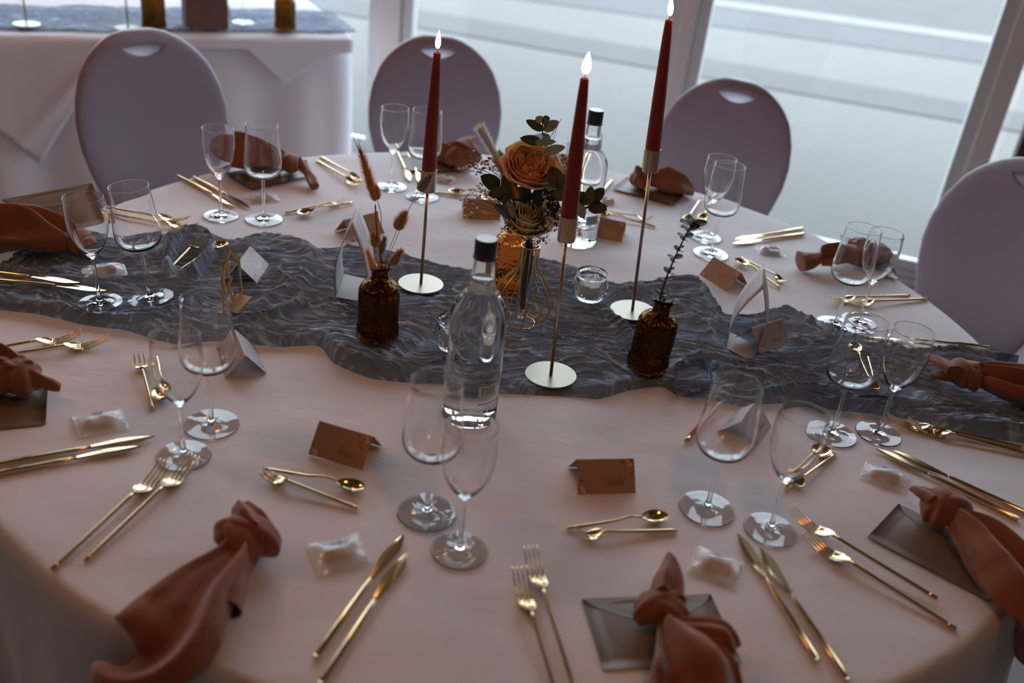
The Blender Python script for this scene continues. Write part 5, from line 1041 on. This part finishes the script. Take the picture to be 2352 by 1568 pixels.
# ---------------------------------------------------------------- knotted linen napkins
def sweep(P, Wd, Hh, seed, pleat=.28, k=5, floor=TZ + .0008, cap=True, n=40, m=44, flat=True):
    P = smoothpts(P, m); Wd = np.interp(np.linspace(0, 1, m), np.linspace(0, 1, len(Wd)), Wd); Hh = np.interp(np.linspace(0, 1, m), np.linspace(0, 1, len(Hh)), Hh)
    Tn = np.gradient(P, axis=0); Tn /= np.linalg.norm(Tn, axis=1)[:, None]; R = np.random.default_rng(seed); ph = R.uniform(0, 6, 4); V = []
    N = noise2(m, n, 5, 6, seed); side = None
    for i in range(m):
        s = np.cross(Tn[i], [0, 0, 1.]);
        if np.linalg.norm(s) < .25: s = side if side is not None else np.array([1., 0, 0])
        s = s - Tn[i] * (s @ Tn[i]); s /= np.linalg.norm(s); side = s; u = np.cross(s, Tn[i]); t = i / (m - 1)
        for j in range(n):
            a = 2 * PI * j / n; ca, sa = math.cos(a), math.sin(a); x = Wd[i] * ca * (1 + .05 * N[i, j])
            tri = lambda q: math.asin(math.sin(q) * .97) * .75; pl = 2.1 * pleat * (tri(k * (ca * 1.4 + .25 * math.sin(3 * t + ph[0])) + ph[1]) + .6 * tri(2.1 * k * ca + ph[2] + 1.5 * t) + .35 * abs(N[i, j]))
            z = Hh[i] * (sa * (1 + .12 * N[i, j]) + pl * (1 if sa > -.2 else .3) * (.35 + .65 * abs(sa)))
            q = P[i] + s * x + u * z
            if floor and math.hypot(q[0] - TC[0], q[1] - TC[1]) < 1.0: q[2] = max(q[2], floor + (.0006 if sa > 0 else 0))
            V.append(q)
    F = []
    for i in range(m - 1):
        for j in range(n): a = i * n + j; b = i * n + (j + 1) % n; F.append((a, b, b + n, a + n))
    if cap: F.append(tuple(range(n))[::-1]); F.append(tuple((m - 1) * n + j for j in range(n)))
    return np.array(V), F
def band(c, R, yaw, tilt, w, th, a0, a1, seed, off=(0, 0, 0), sq=1.0):
    c = np.array(c, float) + off; ax = np.array([math.cos(yaw), math.sin(yaw), 0.]); u = np.array([-math.sin(yaw), math.cos(yaw), 0.]); v = np.array([0, 0, 1.]) * math.cos(tilt) + ax * math.sin(tilt); nn = np.cross(u, v)
    m, n = 30, 22; V = []; N = noise2(m, n, 4, 5, seed)
    for i in range(m):
        a = a0 + (a1 - a0) * i / (m - 1); rd = u * math.cos(a) * 1.12 + v * math.sin(a) * sq; tw = .55 + .45 * math.sin(PI * (i + 1) / (m + 1))
        for j in range(n):
            b = 2 * PI * j / n; x = w * tw * math.cos(b); y = th * math.sin(b) * (1 + .15 * N[i, j]) + th * .22 * math.sin(3.2 * math.cos(b) * 2 + i * .12 + seed) - th * .9 * math.cos(b) ** 2
            q = c + rd * (R + y) + nn * x; q[2] = max(q[2], TZ + .001); V.append(q)
    F = []
    for i in range(m - 1):
        for j in range(n): a = i * n + j; b = i * n + (j + 1) % n; F.append((a, b, b + n, a + n))
    F.append(tuple(range(n))[::-1]); F.append(tuple((m - 1) * n + j for j in range(n))); return np.array(V), F
def napkin(label, c, R, yaw, tails, tips, seed, bands=None, sq=.8):
    c = np.array(c, float); g = empty('knotted_napkin', (c[0], c[1], TZ + .001)); tag(g, label, 'napkin', 'rust brown knotted linen napkins at the places')
    core = lathe([(R * .80 * math.sin(PI * k / 14), -R * .80 * math.cos(PI * k / 14)) for k in range(15)], 24, lambda a, z: .10 * math.sin(3 * a + seed + z * 60)); V, F = core; V = V * [1, 1, sq] + c; V[:, 2] = np.maximum(V[:, 2], TZ + .001)
    bs = bands or [(yaw + .35, .15, 1.0, 0), (yaw - .6, -.2, .96, .25)]
    pieces = [(V, F)]
    for i, (y, t, rr, o) in enumerate(bs):
        pieces.append(band(c, R * .80 * rr, y, t, R * .62, R * .24, -.55, PI + .55, seed + i, (math.cos(yaw) * R * o, math.sin(yaw) * R * o, 0), sq))
    subs(part('knot', join(*pieces), M_['napkin'], g), 1)
    for i, tl in enumerate(tails): P, Wd, Hh = tl[:3]; kw = tl[3] if len(tl) > 3 else {}; subs(part('loose_end', sweep(P, Wd, Hh, seed + 10 + i, **kw), M_['napkin'], g), 1)
    for i, tl in enumerate(tips): P, Wd, Hh = tl[:3]; kw = tl[3] if len(tl) > 3 else {}; subs(part('knot_tip', sweep(P, Wd, Hh, seed + 20 + i, **kw), M_['napkin'], g), 1)
    return g
D = math.radians
hollow = dict(cap=False, pleat=.12, k=3)
napkin('large rust napkin trailing over the table edge at lower left', (-0.3120,0.9625,0.7760), .041, D(-120),
    [([(-0.3112,0.9377,0.7800),(-0.3207,0.8972,0.7800),(-0.3380,0.8524,0.7800),(-0.3510,0.8079,0.7760),(-0.3646,0.7761,0.7580),(-0.3921,0.8010,0.6750),(-0.4146,0.8319,0.5800)], [.016, .030, .048, .068, .072, .058, .052], [.014, .018, .021, .022, .022, .024, .024], dict(k=4, pleat=.34)),
     ([(-0.3058,0.9325,0.7760),(-0.3069,0.8962,0.7760),(-0.3076,0.8638,0.7740),(-0.3084,0.8411,0.7710)], [.010, .018, .025, .029], [.011, .016, .020, .021], hollow)],
    [([(-0.3005,0.9594,0.7900),(-0.3154,0.9812,0.7950),(-0.3349,1.0110,0.7900)], [.026, .023, .012], [.014, .012, .006], dict(k=3, pleat=.2))], 31)
napkin('rust napkin with an upright pointed tip at bottom centre right', (0.2276,0.9225,0.7800), .034, D(-80),
    [([(0.2307,0.8878,0.7840),(0.2442,0.8631,0.7860),(0.2570,0.8295,0.7840),(0.2615,0.7974,0.7700),(0.2603,0.7495,0.7620)], [.012, .034, .056, .062, .064], [.012, .018, .022, .022, .02], dict(k=4, pleat=.36)),
     ([(0.2331,0.8846,0.7840),(0.2611,0.8796,0.7900),(0.2941,0.8803,0.7860),(0.3074,0.8689,0.7720)], [.010, .018, .026, .020], [.010, .014, .016, .012], hollow)],
    [([(0.2322,0.9289,0.7940),(0.2378,0.9587,0.7980),(0.2415,0.9859,0.8000),(0.2405,1.0065,0.8020)], [.024, .020, .012, .002], [.014, .012, .007, .001], dict(k=3, pleat=.2))], 32)
napkin('rust napkin with long ends over the table edge at lower right', (0.6787,1.2107,0.7800), .038, D(-40),
    [([(0.6912,1.1806,0.7820),(0.7127,1.1427,0.7840),(0.7321,1.0900,0.7800),(0.7586,1.0462,0.7600),(0.8283,1.0882,0.6700),(0.9035,1.1432,0.5500)], [.014, .034, .052, .066, .075, .08], [.014, .018, .020, .020, .022, .022], dict(k=4, pleat=.34)),
     ([(0.6874,1.1773,0.7800),(0.6949,1.1320,0.7780),(0.6969,1.0882,0.7720),(0.6964,1.0528,0.7640)], [.012, .021, .018, .006], [.008, .010, .009, .003], dict(k=2, pleat=.2))],
    [([(0.6635,1.2020,0.7980),(0.6511,1.2260,0.7940),(0.6456,1.2440,0.7860)], [.016, .013, .008], [.010, .008, .004], dict(k=2, pleat=.2))], 33)
napkin('rust napkin lying on the runner at the right edge', (0.8656,1.6417,0.7840), .036, D(-5),
    [([(0.8925,1.6350,0.7840),(0.9240,1.6119,0.7880),(0.9667,1.6079,0.7840),(1.0257,1.6076,0.7760),(1.1366,1.6651,0.7300)], [.014, .030, .044, .052, .056], [.014, .020, .022, .022, .02], dict(k=4, pleat=.36)),
     ([(0.8843,1.6388,0.8000),(0.9221,1.6396,0.8000),(0.9777,1.6448,0.7950),(1.0474,1.6614,0.7800)], [.010, .022, .032, .036], [.008, .014, .016, .016], dict(k=3, pleat=.3))],
    [([(0.8359,1.6193,0.8000),(0.8247,1.6561,0.7960),(0.8155,1.6965,0.7860)], [.022, .016, .008], [.014, .010, .004], dict(k=2, pleat=.2)), ([(0.8510,1.6319,0.7800),(0.8213,1.6413,0.7780),(0.8110,1.6587,0.7700)], [.014, .010, .004], [.010, .008, .003], dict(k=2, pleat=.2))], 34)
napkin('rust napkin behind the pair of glasses at upper right', (0.7795,2.1879,0.7800), .034, D(5),
    [([(0.7951,2.1913,0.7840),(0.8180,2.1845,0.7900),(0.8521,2.2089,0.7860),(0.8960,2.2484,0.7720)], [.016, .030, .030, .018], [.016, .026, .026, .012], dict(k=3, pleat=.25)),
     ([(0.7633,2.1689,0.7840),(0.7314,2.1601,0.7860),(0.7050,2.1607,0.7800)], [.018, .026, .022], [.018, .022, .018], dict(k=3, pleat=.3))],
    [([(0.7106,2.1623,0.7800),(0.6779,2.1413,0.7760),(0.6523,2.1326,0.7720)], [.014, .022, .026], [.012, .018, .022], dict(cap=True, pleat=.10, k=2)), ([(0.7868,2.2179,0.8000),(0.8092,2.2337,0.8100),(0.8231,2.2504,0.8140)], [.02, .016, .01], [.008, .006, .003], dict(k=2, pleat=.2))], 35)
napkin('rust napkin before the rear right chair, behind the tallest candle', (0.2961,2.5520,0.7840), .038, D(-10),
    [([(0.3175,2.5491,0.7840),(0.3591,2.5512,0.7860),(0.4024,2.5504,0.7780),(0.4425,2.5597,0.7620)], [.014, .036, .036, .016], [.014, .024, .020, .008], dict(k=3, pleat=.4))],
    [([(0.2873,2.5172,0.8100),(0.2797,2.5223,0.8220),(0.2774,2.5267,0.8300)], [.014, .010, .003], [.012, .008, .002], dict(k=2, pleat=.2))], 36)
napkin('rust napkin before the rear middle chair, open fold facing us', (-0.1990,2.5458,0.7860), .040, D(180),
    [([(-0.2094,2.5554,0.7840),(-0.2363,2.5603,0.7840),(-0.2670,2.5884,0.7760)], [.024, .034, .03], [.020, .024, .016], dict(k=3, pleat=.3)), ([(-0.1941,2.5808,0.8000),(-0.1816,2.5535,0.7980),(-0.1714,2.5292,0.7900)], [.020, .030, .034], [.018, .026, .030], dict(cap=True, pleat=.08, k=2))],
    [([(-0.1990,2.5431,0.8200),(-0.1849,2.5738,0.8280),(-0.1666,2.5921,0.8320)], [.026, .018, .008], [.008, .006, .003], dict(k=2, pleat=.2))], 37)
napkin('rust napkin seen through two glasses before the rear left chair', (-0.6112,2.3394,0.7840), .034, D(178),
    [([(-0.6280,2.3273,0.7860),(-0.6706,2.3217,0.7940),(-0.7272,2.3270,0.8000),(-0.7883,2.3620,0.7960),(-0.8250,2.3809,0.7900)], [.020, .046, .056, .040, .014], [.020, .032, .036, .028, .010], dict(k=3, pleat=.3))],
    [([(-0.5895,2.3504,0.7900),(-0.5664,2.3203,0.7800),(-0.5472,2.2957,0.7680),(-0.5323,2.2609,0.7640)], [.018, .011, .014, .012], [.014, .010, .012, .010], dict(k=2, pleat=.2))], 38)
napkin('rust napkin at the left end of the runner, beneath a kraft envelope', (-0.8902,1.7625,0.7760), .034, D(175),
    [([(-0.9016,1.7497,0.7800),(-0.9513,1.7539,0.7860),(-1.0025,1.7528,0.7940),(-1.0602,1.7443,0.7900),(-1.1445,1.7320,0.7700)], [.020, .050, .066, .070, .06], [.018, .028, .034, .034, .02], dict(k=4, pleat=.36))],
    [([(-0.8783,1.7568,0.7800),(-0.8612,1.7399,0.7800),(-0.8539,1.7340,0.7740)], [.014, .018, .02], [.012, .016, .018], dict(cap=True, pleat=.1, k=2))], 39)
napkin('rust napkin with a square cut tip at the left edge', (-0.7553,1.2603,0.7800), .038, D(190),
    [([(-0.7659,1.2591,0.7840),(-0.7990,1.2640,0.7860),(-0.8436,1.2569,0.7840),(-0.8992,1.2538,0.7700)], [.018, .042, .054, .055], [.018, .024, .026, .02], dict(k=4, pleat=.34))],
    [([(-0.7391,1.2541,0.7860),(-0.7206,1.2545,0.7820),(-0.7045,1.2542,0.7780),(-0.6956,1.2575,0.7740)], [.018, .014, .013, .014], [.012, .009, .008, .005], dict(k=2, pleat=.25)), ([(-0.7528,1.2514,0.8000),(-0.7711,1.2679,0.8020),(-0.7897,1.2833,0.8000)], [.022, .022, .014], [.012, .010, .006], dict(k=2, pleat=.2))], 40)

# slim pinkish wax stick leaning on the card seen through the lower right glass
a_ = (0.3130,1.3587,0.7550); b_ = (0.3802,1.4814,0.7620); g = empty('wax_stick', (a_[0], a_[1], TZ)); tag(g, 'slim pinkish stick lying left of the card seen through the lower right glass', 'stick')
part('stick_body', tube([a_, np.array(a_) * .6 + np.array(b_) * .4, np.array(a_) * .12 + np.array(b_) * .88, b_], [.0045, .0042, .0036, .0006], 12), mat('pinkish_wax', (.72, .40, .32), .5), g)
part('clear_tip', tube([np.array(a_) * 1.10 - np.array(b_) * .10, a_], [.0035, .0048], 12), M_['gold'], g)
